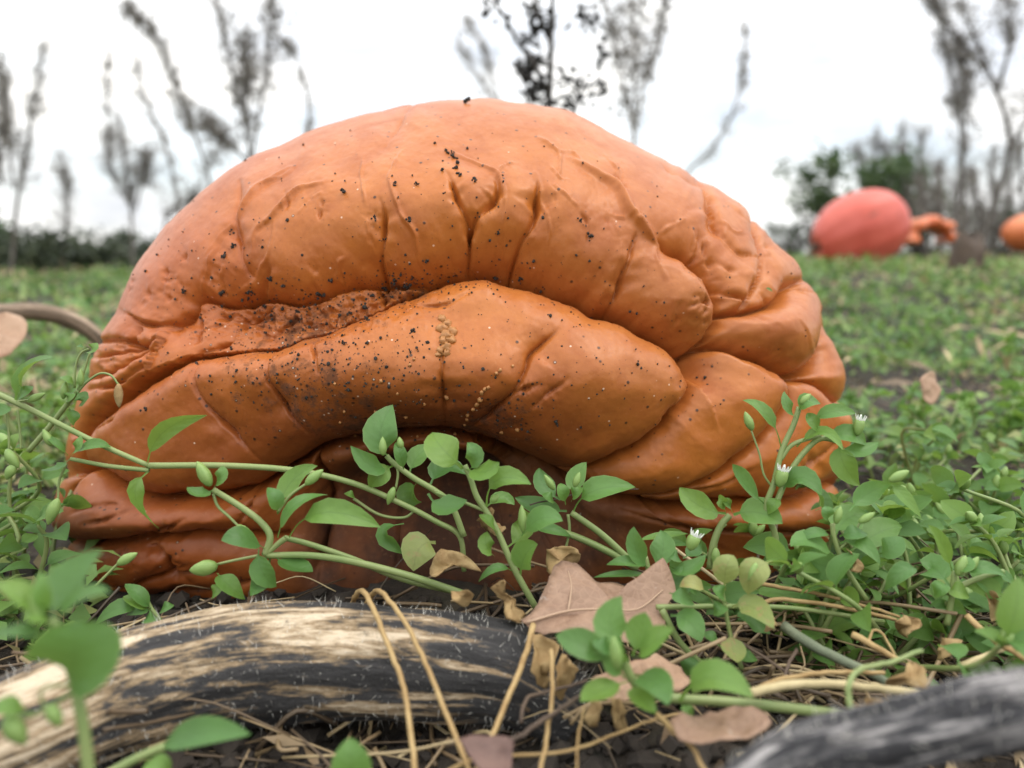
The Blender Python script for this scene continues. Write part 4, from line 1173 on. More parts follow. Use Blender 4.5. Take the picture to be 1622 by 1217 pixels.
veins = M('leaf_vein'); veins.p(Base_Color=(0.40, 0.27, 0.18), Roughness=0.6)
oo, ov, oc = sheet('oak_leaf', [(826, 986), (852, 955), (868, 925), (880, 898), (902, 893), (925, 902), (950, 920), (985, 925), (1003, 934), (1015, 945), (1030, 948), (1038, 928), (1040, 896), (1050, 884), (1062, 905), (1069, 932), (1062, 960), (1052, 985), (1040, 1010), (1010, 1015), (960, 1012), (925, 998), (890, 996), (860, 1003), (842, 996)],
                [0.198, 0.203, 0.208, 0.214, 0.216, 0.217, 0.218, 0.218, 0.217, 0.216, 0.215, 0.216, 0.216, 0.215, 0.213, 0.211, 0.208, 0.204, 0.200, 0.198, 0.195, 0.194, 0.194, 0.195, 0.197], OAK, 'brown lobed oak leaf resting against the striped vine end', 'dead leaf', curl=0.0016, seed=4)
def vein_on(parent, cen, pts, r=0.00028):
    c = crom([P(x, y, d) for x, y, d in pts], 5) - cen
    v, f = tube_vf(c, np.linspace(r, r * 0.5, len(c)), 5)
    obj('vein', mesh('vein', v, f), veins.m, parent)
vein_on(oo, oc, [(835, 986, 0.1972), (900, 968, 0.2012), (960, 965, 0.2035), (1010, 965, 0.2050), (1050, 935, 0.2105)], 0.0004)
vein_on(oo, oc, [(900, 968, 0.2012), (905, 930, 0.2085), (900, 905, 0.2135)])
vein_on(oo, oc, [(960, 965, 0.2035), (990, 940, 0.2125)])
vein_on(oo, oc, [(950, 966, 0.2030), (985, 995, 0.1985)])
sheet('oak_leaf', [(925, 1095), (945, 1070), (985, 1055), (1020, 1045), (1040, 1035), (1058, 1050), (1080, 1055), (1098, 1070), (1085, 1090), (1060, 1100), (1010, 1105), (960, 1108)], [0.175, 0.178, 0.182, 0.186, 0.19, 0.19, 0.19, 0.188, 0.184, 0.18, 0.176, 0.174], OAK2, 'pale tan oak leaf folded under the fresh chickweed cluster', 'dead leaf', curl=0.002, seed=9)
sheet('oak_leaf', [(1060, 1150), (1100, 1125), (1150, 1122), (1200, 1130), (1222, 1148), (1195, 1168), (1140, 1180), (1085, 1172)], [0.158, 0.164, 0.166, 0.164, 0.16, 0.156, 0.153, 0.154], OAK, 'brown dead leaf lying under the green stem near twisted vine', 'dead leaf', curl=0.0022, seed=12)
sheet('dead_leaf', [(725, 1170), (770, 1168), (810, 1172), (812, 1190), (805, 1230), (770, 1225), (745, 1200)], [0.152, 0.153, 0.152, 0.15, 0.146, 0.146, 0.148], OAK3, 'dark purple brown shrivelled leaf below the vine end', 'dead leaf', curl=0.0016, seed=17)
sheet('dead_leaf', [(-50, 520), (-20, 498), (20, 492), (42, 505), (40, 530), (22, 555), (0, 570), (-40, 575)], [0.40, 0.41, 0.42, 0.42, 0.41, 0.40, 0.39, 0.39], OAK2, 'pinkish tan dead leaf hanging on the arched brown vine', 'dead leaf', curl=0.004, seed=19, freq=60)
sheet('dead_leaf', [(1455, 600), (1480, 588), (1490, 612), (1482, 640), (1462, 630)], [0.40, 0.41, 0.41, 0.40, 0.40], OAK2, 'small pink brown leaf scrap upright on the bare soil', 'dead leaf', curl=0.003, seed=20, freq=80)
DRY = [([(865, 872), (890, 864), (915, 872), (918, 888), (900, 905), (872, 912), (864, 895)], 0.222, 'crumpled yellow brown dry leaf lying behind the oak leaf'),
       ([(700, 870), (735, 878), (762, 905), (745, 900), (715, 895), (690, 915), (680, 900)], 0.222, 'curled beige edged leaf drooping beside the central cavity'),
       ([(780, 930), (795, 920), (805, 945), (830, 975), (822, 985), (795, 962)], 0.205, 'narrow twisted straw coloured leaf leaning on the vine end'),
       ([(715, 938), (738, 934), (752, 946), (735, 960), (718, 952)], 0.205, 'small round dried pod on top of the striped vine'),
       ([(1418, 985), (1440, 976), (1456, 985), (1450, 1005), (1434, 1010), (1424, 998)], 0.207, 'bright ochre curled dry leaf in the straw tangle'),
       ([(1345, 870), (1358, 885), (1368, 905), (1358, 908), (1348, 895)], 0.214, 'tiny orange brown dry leaf hanging beside green capsule stem'),
       ([(1215, 960), (1228, 985), (1224, 1002), (1205, 995)], 0.203, 'papery beige leaf edge behind the yellowing chickweed'),
       ([(840, 1005), (872, 1008), (880, 1050), (862, 1075), (858, 1095), (846, 1060)], 0.187, 'crumpled brown dry leaf hanging below the oak leaf'),
       ([(885, 1035), (905, 1050), (908, 1075), (890, 1110), (882, 1080)], 0.186, 'long beige dry leaf strip in the dark gap below oak leaf'),
       ([(930, 1110), (945, 1125), (948, 1150), (932, 1140)], 0.172, 'small tan leaf scrap low under the chickweed cluster'),
       ([(968, 1105), (985, 1110), (992, 1160), (972, 1150)], 0.174, 'hanging tan leaf strip under the chickweed cluster'),
       ([(1580, 1075), (1600, 1066), (1612, 1080), (1600, 1092), (1582, 1092)], 0.15, 'blurred orange dry leaf on the weathered vine'),
       ([(1410, 1075), (1450, 1055), (1470, 1065), (1450, 1085), (1400, 1092)], 0.175, 'grey beige dry leaf lying above the pale straws'),
       ([(1372, 1105), (1395, 1110), (1405, 1135), (1375, 1130)], 0.165, 'brown triangular leaf scrap beside the green tendril'),
       ([(1490, 1010), (1512, 1015), (1505, 1040), (1492, 1045)], 0.20, 'amber dry leaf dangling in the straw tangle'),
       ([(1562, 935), (1580, 940), (1585, 970), (1572, 985), (1566, 960)], 0.21, 'curled rust brown leaf at the edge of straw tangle'),
       ([(758, 820), (775, 808), (788, 825), (800, 838), (785, 850), (770, 842)], 0.226, 'shrivelled brown leaf caught on the upright central stem')]
for k, (ol, d, lab) in enumerate(DRY):
    sheet('dry_leaf', ol, [d + 0.003 * math.sin(i * 2.1 + k) for i in range(len(ol))], DRYLEAF, lab, 'dry leaf', curl=0.0024, rings=4, seed=40 + k, freq=230)

# ------------------------------------------------------------------ straws
def straw(pts, r, mat, label, name='straw', cat='straw', group=None):
    c = crom([P(x, y, d) for x, y, d in pts], 8)
    off = c[0].copy()
    c = c - off
    jit = 0.0003 * np.column_stack([fbm(c + off, 260, 2, s_) for s_ in (1, 2, 3)])
    v, f = tube_vf(c + jit, np.linspace(r, r * 0.7, len(c)) / F * pts[0][2], 6)
    o = obj(name, mesh(name, v, f), mat, None, label, cat, group)
    o.location = tuple(off)
    return o
straw([(548, 985, 0.228), (562, 946, 0.216), (576, 938, 0.204), (590, 962, 0.195), (622, 1040, 0.180), (645, 1115, 0.170), (660, 1250, 0.152)], 4.5, STRAW, 'bent golden straw hanging over the striped vine, its upper end kinked')
straw([(572, 985, 0.228), (588, 944, 0.216), (604, 938, 0.204), (620, 955, 0.196), (650, 1000, 0.186), (690, 1090, 0.171), (755, 1250, 0.150)], 4.2, STRAW, 'golden straw hanging over the striped vine beside a kinked one')
straw([(845, 990, 0.195), (828, 1050, 0.182), (795, 1130, 0.168), (748, 1235, 0.150)], 5, STRAW, 'golden straw slanting down from oak leaf tip past vine end')
straw([(873, 1030, 0.185), (876, 1090, 0.176), (868, 1150, 0.165), (852, 1250, 0.150)], 4, STRAW, 'upright pale straw in front of crumpled leaf below oak leaf')
straw([(925, 1120, 0.168), (915, 1180, 0.158), (912, 1250, 0.150)], 2, STRAW, 'thin upright straw beneath the chickweed cluster')
straw([(680, 1240, 0.150), (760, 1200, 0.158), (900, 1190, 0.163), (1020, 1145, 0.172), (1080, 1130, 0.178)], 3.4, STRAW, 'long thin orange straw across the dark soil under dead leaves')
straw([(1040, 1130, 0.165), (1070, 1160, 0.160), (1100, 1190, 0.155), (1130, 1250, 0.15)], 5, STRAW, 'short thick straw leaning toward the twisted vine base')
straw([(760, 1180, 0.152), (815, 1170, 0.158), (870, 1135, 0.165), (920, 1100, 0.17), (950, 1080, 0.174)], 5, BROWNST, 'dark brown tendril curving over the soil beside vine end', 'tendril', 'tendril')
straw([(825, 1145, 0.168), (832, 1110, 0.172), (860, 1098, 0.175), (930, 1078, 0.178)], 3.4, BROWNST, 'looped brown tendril hugging the vine end', 'tendril', 'tendril')
straw([(1186, 1100, 0.168), (1260, 1085, 0.170), (1350, 1086, 0.171), (1450, 1098, 0.170), (1530, 1112, 0.166)], 8, STRAWP, 'thick pale cream straw running behind the weathered vine')
straw([(1195, 1094, 0.175), (1250, 1074, 0.178), (1320, 1066, 0.182), (1400, 1066, 0.186)], 5, STRAW, 'brown straw lying just above the thick cream straw')
straw([(1205, 925, 0.222), (1290, 940, 0.220), (1370, 960, 0.217), (1425, 978, 0.214)], 3.4, STRAW, 'slim reddish straw sloping at the pumpkin foot')
straw([(1200, 956, 0.215), (1240, 950, 0.215), (1330, 962, 0.213), (1420, 982, 0.211)], 4, STRAW, 'slim tan straw parallel to the green runner by ochre leaf')
straw([(1350, 1005, 0.20), (1380, 1020, 0.197), (1425, 1048, 0.192)], 6, STRAW, 'short thick tan straw stub pointing at the tangle')
straw([(1520, 1055, 0.19), (1580, 1032, 0.195), (1660, 1000, 0.20)], 5, STRAWP, 'pale straw rising out of the tangle')
straw([(1530, 975, 0.20), (1570, 1010, 0.195), (1622, 1042, 0.19), (1680, 1060, 0.186)], 5, STRAW, 'orange straw descending through the tangle')
straw([(1240, 992, 0.205), (1300, 1030, 0.197), (1370, 1062, 0.19), (1420, 1090, 0.186)], 8.5, dry_mat('grey_green_stem', (0.10, 0.13, 0.08), (0.19, 0.21, 0.13)), 'thick grey green old stem crossing the dark hollow', 'old_stem', 'stem')
straw([(1370, 1140, 0.158), (1348, 1120, 0.158), (1345, 1085, 0.160), (1365, 1060, 0.163), (1410, 1050, 0.167), (1460, 1030, 0.172)], 6, STEMM, 'curling green tendril rising before the cream straw', 'tendril', 'tendril')
straw([(1376, 1020, 0.197), (1382, 1000, 0.2), (1398, 1005, 0.199), (1420, 1045, 0.194)], 2.4, STRAW, 'hairpin bent thin straw in the hollow')
straw([(1100, 1005, 0.205), (1135, 1000, 0.207), (1200, 1035, 0.2), (1262, 1075, 0.19)], 3, BROWNST, 'thin brown twig crossing the dark hollow', 'twig', 'twig')
straw([(1262, 1030, 0.2), (1250, 1050, 0.195), (1240, 1085, 0.188)], 3.4, BROWNST, 'short upright brown twig in the dark hollow', 'twig', 'twig')
straw([(840, 800, 0.238), (930, 780, 0.243), (1010, 775, 0.246)], 1.2, BROWNST, 'hair thin brown twig against the pumpkin skin', 'twig', 'twig')

# ------------------------------------------------------------------ litter and far weed cover (uncountable)
def cards(n, xy, size, hz, tilt, seed, long=1.0, rows=3):
    """many small bent leaf blades as one mesh"""
    r = np.random.default_rng(seed)
    x, y = xy
    z = gz(x, y) + hz
    a = r.random(n) * 2 * math.pi
    el = r.normal(tilt[0], tilt[1], n)
    d = np.column_stack([np.cos(a) * np.cos(el), np.sin(a) * np.cos(el), np.sin(el)])
    up = np.array([0, 0, 1.0])
    sd = np.cross(d, up + r.normal(0, 0.35, (n, 3))); sd /= np.linalg.norm(sd, axis=1)[:, None] + 1e-9
    nn_ = np.cross(sd, d)
    L = size * (0.6 + 0.8 * r.random(n))
    wd = L * 0.27 / long
    p = np.column_stack([x, y, z])
    bend = (r.random(n) * 0.35)[:, None] * L[:, None] * nn_
    q = np.stack([p, p + d * (L * .42)[:, None] - sd * wd[:, None] + bend * 0.6, p + d * (L * .42)[:, None] + sd * wd[:, None] + bend * 0.6, p + d * (L * 0.45)[:, None] + bend * 0.45, p + d * L[:, None] + bend * 0.1], 1)
    v = q.reshape(-1, 3)
    i0 = np.arange(n)[:, None] * 5
    f = np.concatenate([i0 + np.array([[0, 1, 3]]), i0 + np.array([[0, 3, 2]]), i0 + np.array([[1, 4, 3]]), i0 + np.array([[3, 4, 2]])], 0)
    pat = fbm(np.column_stack([x, y]), 2.6, 3, 404) + 0.5 * fbm(np.column_stack([x, y]), 12, 2, 405)
    return v, f, np.repeat(np.clip(0.47 + 0.36 * pat + 0.27 * r.normal(0, 1, n), 0, 1), 5)
def scatter(n, rmin, rmax, seed, half=0.80, power=1.0):
    r = np.random.default_rng(seed)
    t = r.random(n) ** power
    yy = rmin + (rmax - rmin) * t
    xx = (r.random(n) * 2 - 1) * (half * yy + 0.12)
    return xx, yy
def cover_mat(name, stops, transl=0.3):
    m = M(name)
    col = m.ramp(m.attr('rnd'), *stops)
    m.p(Base_Color=col, Roughness=0.5)
    tr = m.n('ShaderNodeBsdfTranslucent'); m.set(tr.inputs['Color'], col)
    ms = m.n('ShaderNodeMixShader', {'Fac': transl})
    m.t.links.new(m.b.outputs[0], ms.inputs[1]); m.t.links.new(tr.outputs[0], ms.inputs[2])
    m.t.links.new(ms.outputs[0], m.out.inputs['Surface'])
    return m.m
COVER = cover_mat('weed_cover', ((0.0, (0.075, 0.165, 0.045)), (0.35, (0.14, 0.26, 0.06)), (0.62, (0.23, 0.35, 0.085)), (0.82, (0.30, 0.36, 0.12)), (0.96, (0.34, 0.27, 0.14))))
LITM = cover_mat('litter', ((0.0, (0.06, 0.042, 0.026)), (0.45, (0.15, 0.10, 0.055)), (0.8, (0.32, 0.23, 0.12)), (1.0, (0.50, 0.40, 0.22))), 0.1)
def keep(xx, yy, pad=0.02, bare=True):
    k = ~inside_pumpkin(xx, yy, pad)
    if bare:                                     # patches of bare soil
        k &= fbm(np.column_stack([xx, yy]), 3.2, 3, 77) > -0.52
        k &= ((xx - 0.44) / 0.13) ** 2 + ((yy - 0.66) / 0.07) ** 2 > 1
        k &= ((xx - 0.215) / 0.05) ** 2 + ((yy - 0.33) / 0.03) ** 2 > 1
    return k
vs, fs, rs, nb_ = [], [], [], 0
for n, r0, r1, size, hmax, sd, pw in ((20000, 0.40, 1.3, 0.013, 0.035, 1, 0.8), (44000, 1.2, 3.2, 0.017, 0.045, 2, 0.8), (38000, 3.0, 9.0, 0.035, 0.05, 3, 0.7)):
    xx, yy = scatter(n, r0, r1, sd, half=1.15, power=pw)
    k = keep(xx, yy); xx, yy = xx[k], yy[k]
    r = np.random.default_rng(sd + 50)
    clump = np.clip(0.55 + 0.6 * fbm(np.column_stack([xx, yy]), 11, 2, 5), 0.1, 1.3)
    v, f, rr = cards(len(xx), (xx, yy), size, r.random(len(xx)) * hmax * clump, (0.35, 0.5), sd)
    vs.append(v); fs.append(f + nb_); rs.append(rr); nb_ += len(v)
me = mesh('weed_cover', np.vstack(vs), np.vstack(fs)); attr(me, 'rnd', np.concatenate(rs))
obj('weed_cover', me, COVER, None, 'low green chickweed carpet spreading over the field behind the pumpkin', 'weeds', kind='stuff')
# near litter: dry strips and crumbs on the soil
xx, yy = scatter(9000, 0.13, 0.75, 11, half=0.75, power=0.8)
k = keep(xx, yy, 0.0, False); xx, yy = xx[k], yy[k]
r = np.random.default_rng(12)
dens = fbm(np.column_stack([xx, yy]), 22, 2, 9) + 0.9 * (xx > 0.04) - 0.35 * (xx <= 0.04) > r.random(len(xx)) * 1.3 - 0.25
xx, yy = xx[dens], yy[dens]
v, f, rr = cards(len(xx), (xx, yy), 0.009, r.random(len(xx)) * 0.008, (0.05, 0.4), 13, long=2.2)
me = mesh('litter', v, f); attr(me, 'rnd', rr)
obj('litter', me, LITM, None, 'tangled dry straw bits and leaf crumbs on the dark soil', 'litter', kind='stuff')
# fine straw tangle: bent fibres
mb = MB(); frnd = []
r = np.random.default_rng(21)
for k in range(620):
    right = r.random() < 0.72
    px, py = (r.uniform(1060, 1700), r.uniform(930, 1150)) if right else (r.uniform(-80, 1060), r.uniform(960, 1230))
    p = PG(px, py, 0.0); p[2] = gz(p[0], p[1])[0] + r.uniform(0.001, 0.013)
    if inside_pumpkin(p[0], p[1], -0.01): continue
    a = r.uniform(0, 6.28); L = r.uniform(0.01, 0.045)
    d = np.array([math.cos(a), math.sin(a), r.normal(0, 0.25)])
    c = crom([p, p + d * L * 0.5 + r.normal(0, 0.003, 3), p + d * L + np.array([0, 0, r.normal(-0.002, 0.004)])], 4)
    mb.tube(c, r.uniform(0.00016, 0.0007), 4); frnd += [r.random()] * (len(c) * 4)
me = mb.mesh('straw_tangle')
attr(me, 'rnd', frnd)
obj('straw_tangle', me, LITM, None, 'fine tangle of thin dry fibres over the soil', 'litter', kind='stuff')
# undergrowth near the pumpkin: small leaves too dense to count
xx, yy = scatter(6500, 0.20, 0.62, 31, half=0.80)
k = keep(xx, yy, 0.004, False) & ((np.abs(xx) > 0.13) | (yy > 0.45)) & (yy > 0.21)
k &= ((xx - 0.44) / 0.13) ** 2 + ((yy - 0.66) / 0.07) ** 2 > 1
xx, yy = xx[k], yy[k]
k = fbm(np.column_stack([xx, yy]), 16, 2, 61) > -0.25; xx, yy = xx[k], yy[k]
r = np.random.default_rng(33)
v, f, rr = cards(len(xx), (xx, yy), 0.0095, r.random(len(xx)) * 0.022, (0.35, 0.45), 34)
me = mesh('undergrowth', v, f); attr(me, 'rnd', rr)
obj('undergrowth', me, COVER, None, 'dense small green leaves filling the gaps on both sides of pumpkin', 'weeds', kind='stuff')

# dry bits lying through the green field
xx, yy = scatter(5200, 0.5, 3.0, 61, power=0.8)
k = keep(xx, yy, 0.02, False); xx, yy = xx[k], yy[k]
k = fbm(np.column_stack([xx, yy]), 4.5, 2, 71) > 0.0; xx, yy = xx[k], yy[k]
r = np.random.default_rng(62)
v, f, rr = cards(len(xx), (xx, yy), 0.03, r.random(len(xx)) * 0.045, (0.1, 0.4), 63, long=3.5)
me = mesh('dry_stalks', v, f); attr(me, 'rnd', np.clip(rr + 0.25, 0, 1))
obj('dry_stalks', me, LITM, None, 'scattered dry tan stalks among the green field weeds', 'litter', kind='stuff')
# crumbly soil
mb = MB()
r = np.random.default_rng(71)
SOILC = M('soil_clod'); SOILC.p(Base_Color=SOILC.mix(SOILC.noise(300, 3, 0.6, SOILC.coord()), (0.012, 0.010, 0.009), (0.05, 0.038, 0.027)), Roughness=0.95)
def clod_vf(p, r0, rg):
    v = np.array([(1, 0, 0), (-1, 0, 0), (0, 1, 0), (0, -1, 0), (0, 0, 1), (0, 0, -1), (.6, .6, .5), (-.6, .6, .5), (.6, -.6, .5), (-.6, -.6, .5)], float) * r0
    v = v * rg.uniform(0.6, 1.3, (10, 1)) + p
    f = [(4, 6, 7), (4, 7, 9), (4, 9, 8), (4, 8, 6), (6, 2, 7), (7, 1, 9), (9, 3, 8), (8, 0, 6), (0, 2, 6), (2, 1, 7), (1, 3, 9), (3, 0, 8), (5, 2, 0), (5, 1, 2), (5, 3, 1), (5, 0, 3)]
    return v, f
for k in range(3800):
    px, py = r.uniform(-150, 1760), r.uniform(900, 1260)
    p = PG(px, py, 0.0); p[2] = gz(p[0], p[1])[0]
    if inside_pumpkin(p[0], p[1], -0.02): continue
    r0 = min(0.0045, r.gamma(1.6, 0.0008))
    mb.add(*clod_vf(p + np.array([0, 0, r0 * 0.3]), r0, r))
obj('soil_clods', mb.mesh('soil_clods', False), SOILC.m, None, 'crumbly black soil clods under the vine and straw', 'soil', kind='stuff')

# ------------------------------------------------------------------ soil crumbs and warts on the skin
CRM = M('soil_crumb'); CRM.p(Base_Color=CRM.mix(CRM.noise(900, 3, 0.6, CRM.coord()), (0.010, 0.009, 0.008), (0.045, 0.036, 0.028)), Roughness=0.9); CRM = CRM.m
ICO = None
def blob_vf(p, r, seed, sq=1.0, rings=5, seg=7):
    rg = np.random.default_rng(seed)
    v = [p + np.array([0, 0, r])]
    for i in range(1, rings):
        th = math.pi * i / rings
        for k in range(seg):
            a = 2 * math.pi * (k + 0.5 * (i % 2)) / seg
            q = r * rg.uniform(0.6, 1.25)
            v.append(p + q * np.array([math.sin(th) * math.cos(a), math.sin(th) * math.sin(a), math.cos(th) * sq]))
    v.append(p - np.array([0, 0, r * sq]))
    f = [(0, 1 + k, 1 + (k + 1) % seg) for k in range(seg)]
    for i in range(rings - 2):
        a, b = 1 + i * seg, 1 + (i + 1) * seg
        f += [(a + k, b + k, b + (k + 1) % seg, a + (k + 1) % seg) for k in range(seg)]
    n = len(v) - 1; a = 1 + (rings - 2) * seg
    f += [(n, a + (k + 1) % seg, a + k) for k in range(seg)]
    return np.array(v), f
PXM = 0.25 / F
BIG = [(295, 461, 7), (353, 466, 6), (352, 407, 6), (371, 391, 6), (369, 369, 5), (541, 305, 7), (624, 290, 5), (662, 290, 4), (651, 350, 6), (590, 346, 5), (607, 382, 5), (748, 285, 7), (663, 291, 4), (648, 351, 4), (918, 348, 5), (932, 373, 5), (699, 268, 4), (544, 545, 4), (583, 505, 5), (655, 524, 5), (648, 558, 4), (817, 447, 6), (786, 440, 5), (229, 647, 6), (881, 670, 5), (503, 475, 8), (578, 484, 7), (397, 460, 6), (470, 494, 5), (672, 413, 5), (520, 444, 5), (448, 453, 4), (417, 487, 5), (640, 452, 7), (625, 445, 6), (610, 458, 6), (756, 343, 4), (788, 370, 4), (1016, 455, 3), (945, 567, 3), (716, 243, 4), (425, 441, 5)]
for k, (x, y, r) in enumerate(BIG):
    p, n = skin(x, y)
    if p is None: continue
    mb = MB()
    for j in range(7):
        q = p + n * r * PXM * 0.3 + rng.normal(0, 0.48, 3) * r * PXM
        mb.add(*blob_vf(q - p, r * PXM * rng.uniform(0.22, 0.55), 100 + k * 7 + j, rings=4, seg=6))
    o = obj('soil_crumb', mb.mesh('soil_crumb', False), CRM, None, 'black soil crumb stuck on the collapsed pumpkin skin', 'soil crumb', 'soil crumbs on the skin')
    o.location = tuple(p)
# the dark twisted flake
mb = MB()
p0, n0 = skin(722, 262)
for x, y, r in ((706, 236, 3.0), (711, 241, 3.0), (716, 244, 3.6), (721, 251, 4.0), (724, 258, 4.4), (723, 266, 4.0), (725, 273, 3.4), (729, 279, 3.0)):
    p, n = skin(x, y)
    for j in range(3):
        mb.add(*blob_vf(p - p0 + n * r * PXM * 0.4 + rng.normal(0, 0.35, 3) * r * PXM, r * PXM * 0.75, int(x * 3 + j), rings=4, seg=6))
o = obj('soil_flake', mb.mesh('soil_flake', False), CRM, None, 'long twisted black flake stuck on the upper pumpkin dome', 'soil crumb'); o.location = tuple(p0)
p, n = skin(737, 163)
mb = MB()
for j in range(3):
    mb.add(*blob_vf(n * 0.0012 + np.array([0.0008 * (j - 1), 0, 0.0005 * (j - 1)]), 0.0009, 900 + j, rings=4, seg=6))
o = obj('soil_crumb', mb.mesh('soil_crumb', False), CRM, None, 'lone black speck standing on the pumpkin crest', 'soil crumb'); o.location = tuple(p)
# fine grains
mb = MB()
rg = np.random.default_rng(5)
zones = [(470, 497, 150, 40, 560), (440, 580, 170, 60, 480), (600, 590, 150, 80, 420), (620, 448, 60, 20, 160), (640, 320, 330, 110, 230), (800, 660, 70, 50, 110), (900, 480, 200, 90, 170), (1000, 590, 130, 70, 110), (350, 420, 140, 60, 120), (740, 445, 100, 30, 170), (1180, 480, 150, 150, 40)]
for cx_, cy_, sx_, sy_, n_ in zones:
    for k in range(n_):
        x, y = rg.normal(cx_, sx_ * 0.6), rg.normal(cy_, sy_ * 0.6)
        p, n = skin(x, y)
        if p is None: continue
        r = PXM * rg.gamma(2.0, 0.5)
        mb.add(*blob_vf(p + n * r * 0.25 + rg.normal(0, 0.0002, 3), min(r, PXM * 3.4), int(rg.integers(1e6)), rings=3, seg=5))
obj('soil_grains', mb.mesh('soil_grains', False), CRM, None, 'fine black soil grains peppered over the orange pumpkin folds', 'soil', kind='stuff')
# warts
WART = M('wart'); WART.p(Base_Color=WART.mix(WART.noise(500, 3, 0.6, WART.coord()), (0.36, 0.14, 0.036), (0.46, 0.22, 0.075)), Roughness=0.5); WART = WART.m
poff = np.array([PC[0], PC[1], 0.0])
mb = MB()
for x, y, r in ((700, 505, 6), (706, 512, 7), (702, 520, 8), (712, 524, 7), (706, 532, 9), (700, 540, 7), (712, 538, 7), (704, 548, 7), (696, 554, 6), (706, 556, 5), (695, 562, 4)):
    p, n = skin(x, y)
    mb.add(*blob_vf(p - poff - n * r * PXM * 0.35, r * PXM * 1.25, int(x * y), rings=8, seg=12))
obj('wart', mb.mesh('wart'), WART, pump)
for x, y, r in ((748, 648, 4), (754, 640, 4.5), (757, 632, 5), (762, 622, 4.5), (773, 615, 4), (740, 657, 4), (738, 665, 3.5), (788, 586, 4), (786, 592, 3.5), (704, 629, 5), (818, 680, 4), (795, 686, 4), (602, 606, 4), (584, 690, 4), (592, 655, 3.5), (649, 576, 3.5), (655, 570, 3), (735, 672, 3), (722, 685, 4), (545, 655, 3), (640, 660, 3.5), (560, 690, 3.5), (628, 625, 3), (672, 640, 3), (766, 617, 4), (812, 582, 3), (530, 610, 3), (615, 668, 3.4), (536, 668, 3), (660, 690, 3)):
    p, n = skin(x, y)
    v, f = blob_vf(np.zeros(3), r * PXM, int(x + y * 7), rings=5, seg=8)
    o = obj('wart', mesh('wart', v * 0.9, f), WART, pump)
    o.location = tuple(p - poff + n * r * PXM * 0.25)
pl_, pn_ = skin(1259, 459)
v, f, lu = leaf_vf((0, 0, 0), (0.0012, -0.0004, -0.0002), (0.0026, -0.0004, -0.0012), 0.0012, view_n(pl_))
me = mesh('leaf', v, f); attr(me, 'lu', lu[0]); attr(me, 'lt', lu[1])
o = obj('leaf_scrap', me, LEAF, None, 'tiny green leaf scrap stuck on the folded pumpkin side', 'leaf'); o.location = tuple(P(1212, 457, proj(skin(1214, 459)[0])[2] - 0.0015))

# ------------------------------------------------------------------ the field behind: pumpkins
def far_pumpkin(px, py, d, rx, ry, rib, tilt, mat, label, name='pumpkin', yaw=0.0, squash=0.8):
    nt_, npz = 40, 72
    th = np.linspace(0.001, math.pi - 0.001, nt_); ph = np.linspace(0, 2 * math.pi, npz, endpoint=False)
    T, H = np.meshgrid(th, ph, indexing='ij')
    r = 1 + rib * (np.abs(np.sin(H * 5.5)) - 0.6) * np.sin(T) - 0.16 * np.exp(-(T / 0.28) ** 2) - 0.1 * np.exp(-((math.pi - T) / 0.3) ** 2)
    v = np.stack([r * np.sin(T) * np.cos(H) * rx, r * np.sin(T) * np.sin(H) * rx * 0.9, r * np.cos(T) * ry], -1).reshape(-1, 3)
    v += 0.02 * rx * fbm(v, 6, 2, 5)[:, None] * v / rx
    rot = np.array(Matrix.Rotation(tilt, 3, 'Y') @ Matrix.Rotation(yaw, 3, 'X'))
    v = v @ rot.T
    c = P(px, py, d)
    base = np.array([c[0], c[1], gz(c[0], c[1])[0]])
    idx = np.arange(nt_ * npz).reshape(nt_, npz)
    f = np.stack([idx[:-1], idx[1:], np.roll(idx, -1, 1)[1:], np.roll(idx, -1, 1)[:-1]], -1).reshape(-1, 4)
    e = empty(name, base, label, 'pumpkin')
    obj('skin', mesh('skin', v + c - base, f), mat, e)
    top = rot @ np.array([0, 0, ry * 0.86]); tip = rot @ np.array([0.02 * rx / 0.16, 0, ry * 1.12])
    mb = MB(); mb.tube(crom([top * 0.95, (top + tip) / 2, tip + np.array([0.1 * rx, 0, 0])], 5) + c - base, np.linspace(0.11, 0.07, 11) * rx, 8)
    obj('stem', mb.mesh('stem'), BROWNST, e)
    return e
def pump_mat(name, a, b):
    m = M(name); co = m.coord()
    col = m.mix(m.ramp(m.noise(9, 4, 0.6, co), (0.35, 0.0), (0.65, 1.0)), a, b)
    m.p(Base_Color=m.mix(m.math('MULTIPLY', m.ramp(m.noise(26, 4, 0.6, co), (0.62, 0.0), (0.70, 1.0)), 0.6), col, (0.05, 0.04, 0.03)), Roughness=0.38)
    return m.m
REDM = pump_mat('red_pumpkin', (0.55, 0.085, 0.055), (0.66, 0.13, 0.09))
ORGM = pump_mat('orange_pumpkin', (0.60, 0.15, 0.05), (0.70, 0.22, 0.08))
far_pumpkin(1363, 366, 2.5, 0.122, 0.156, 0.022, math.radians(-112), REDM, 'round pinkish red pumpkin lying in the field before green bushes')
far_pumpkin(1652, 372, 2.7, 0.125, 0.075, 0.07, math.radians(8), ORGM, 'orange pumpkin lying beyond the brown stump beside dark brush')
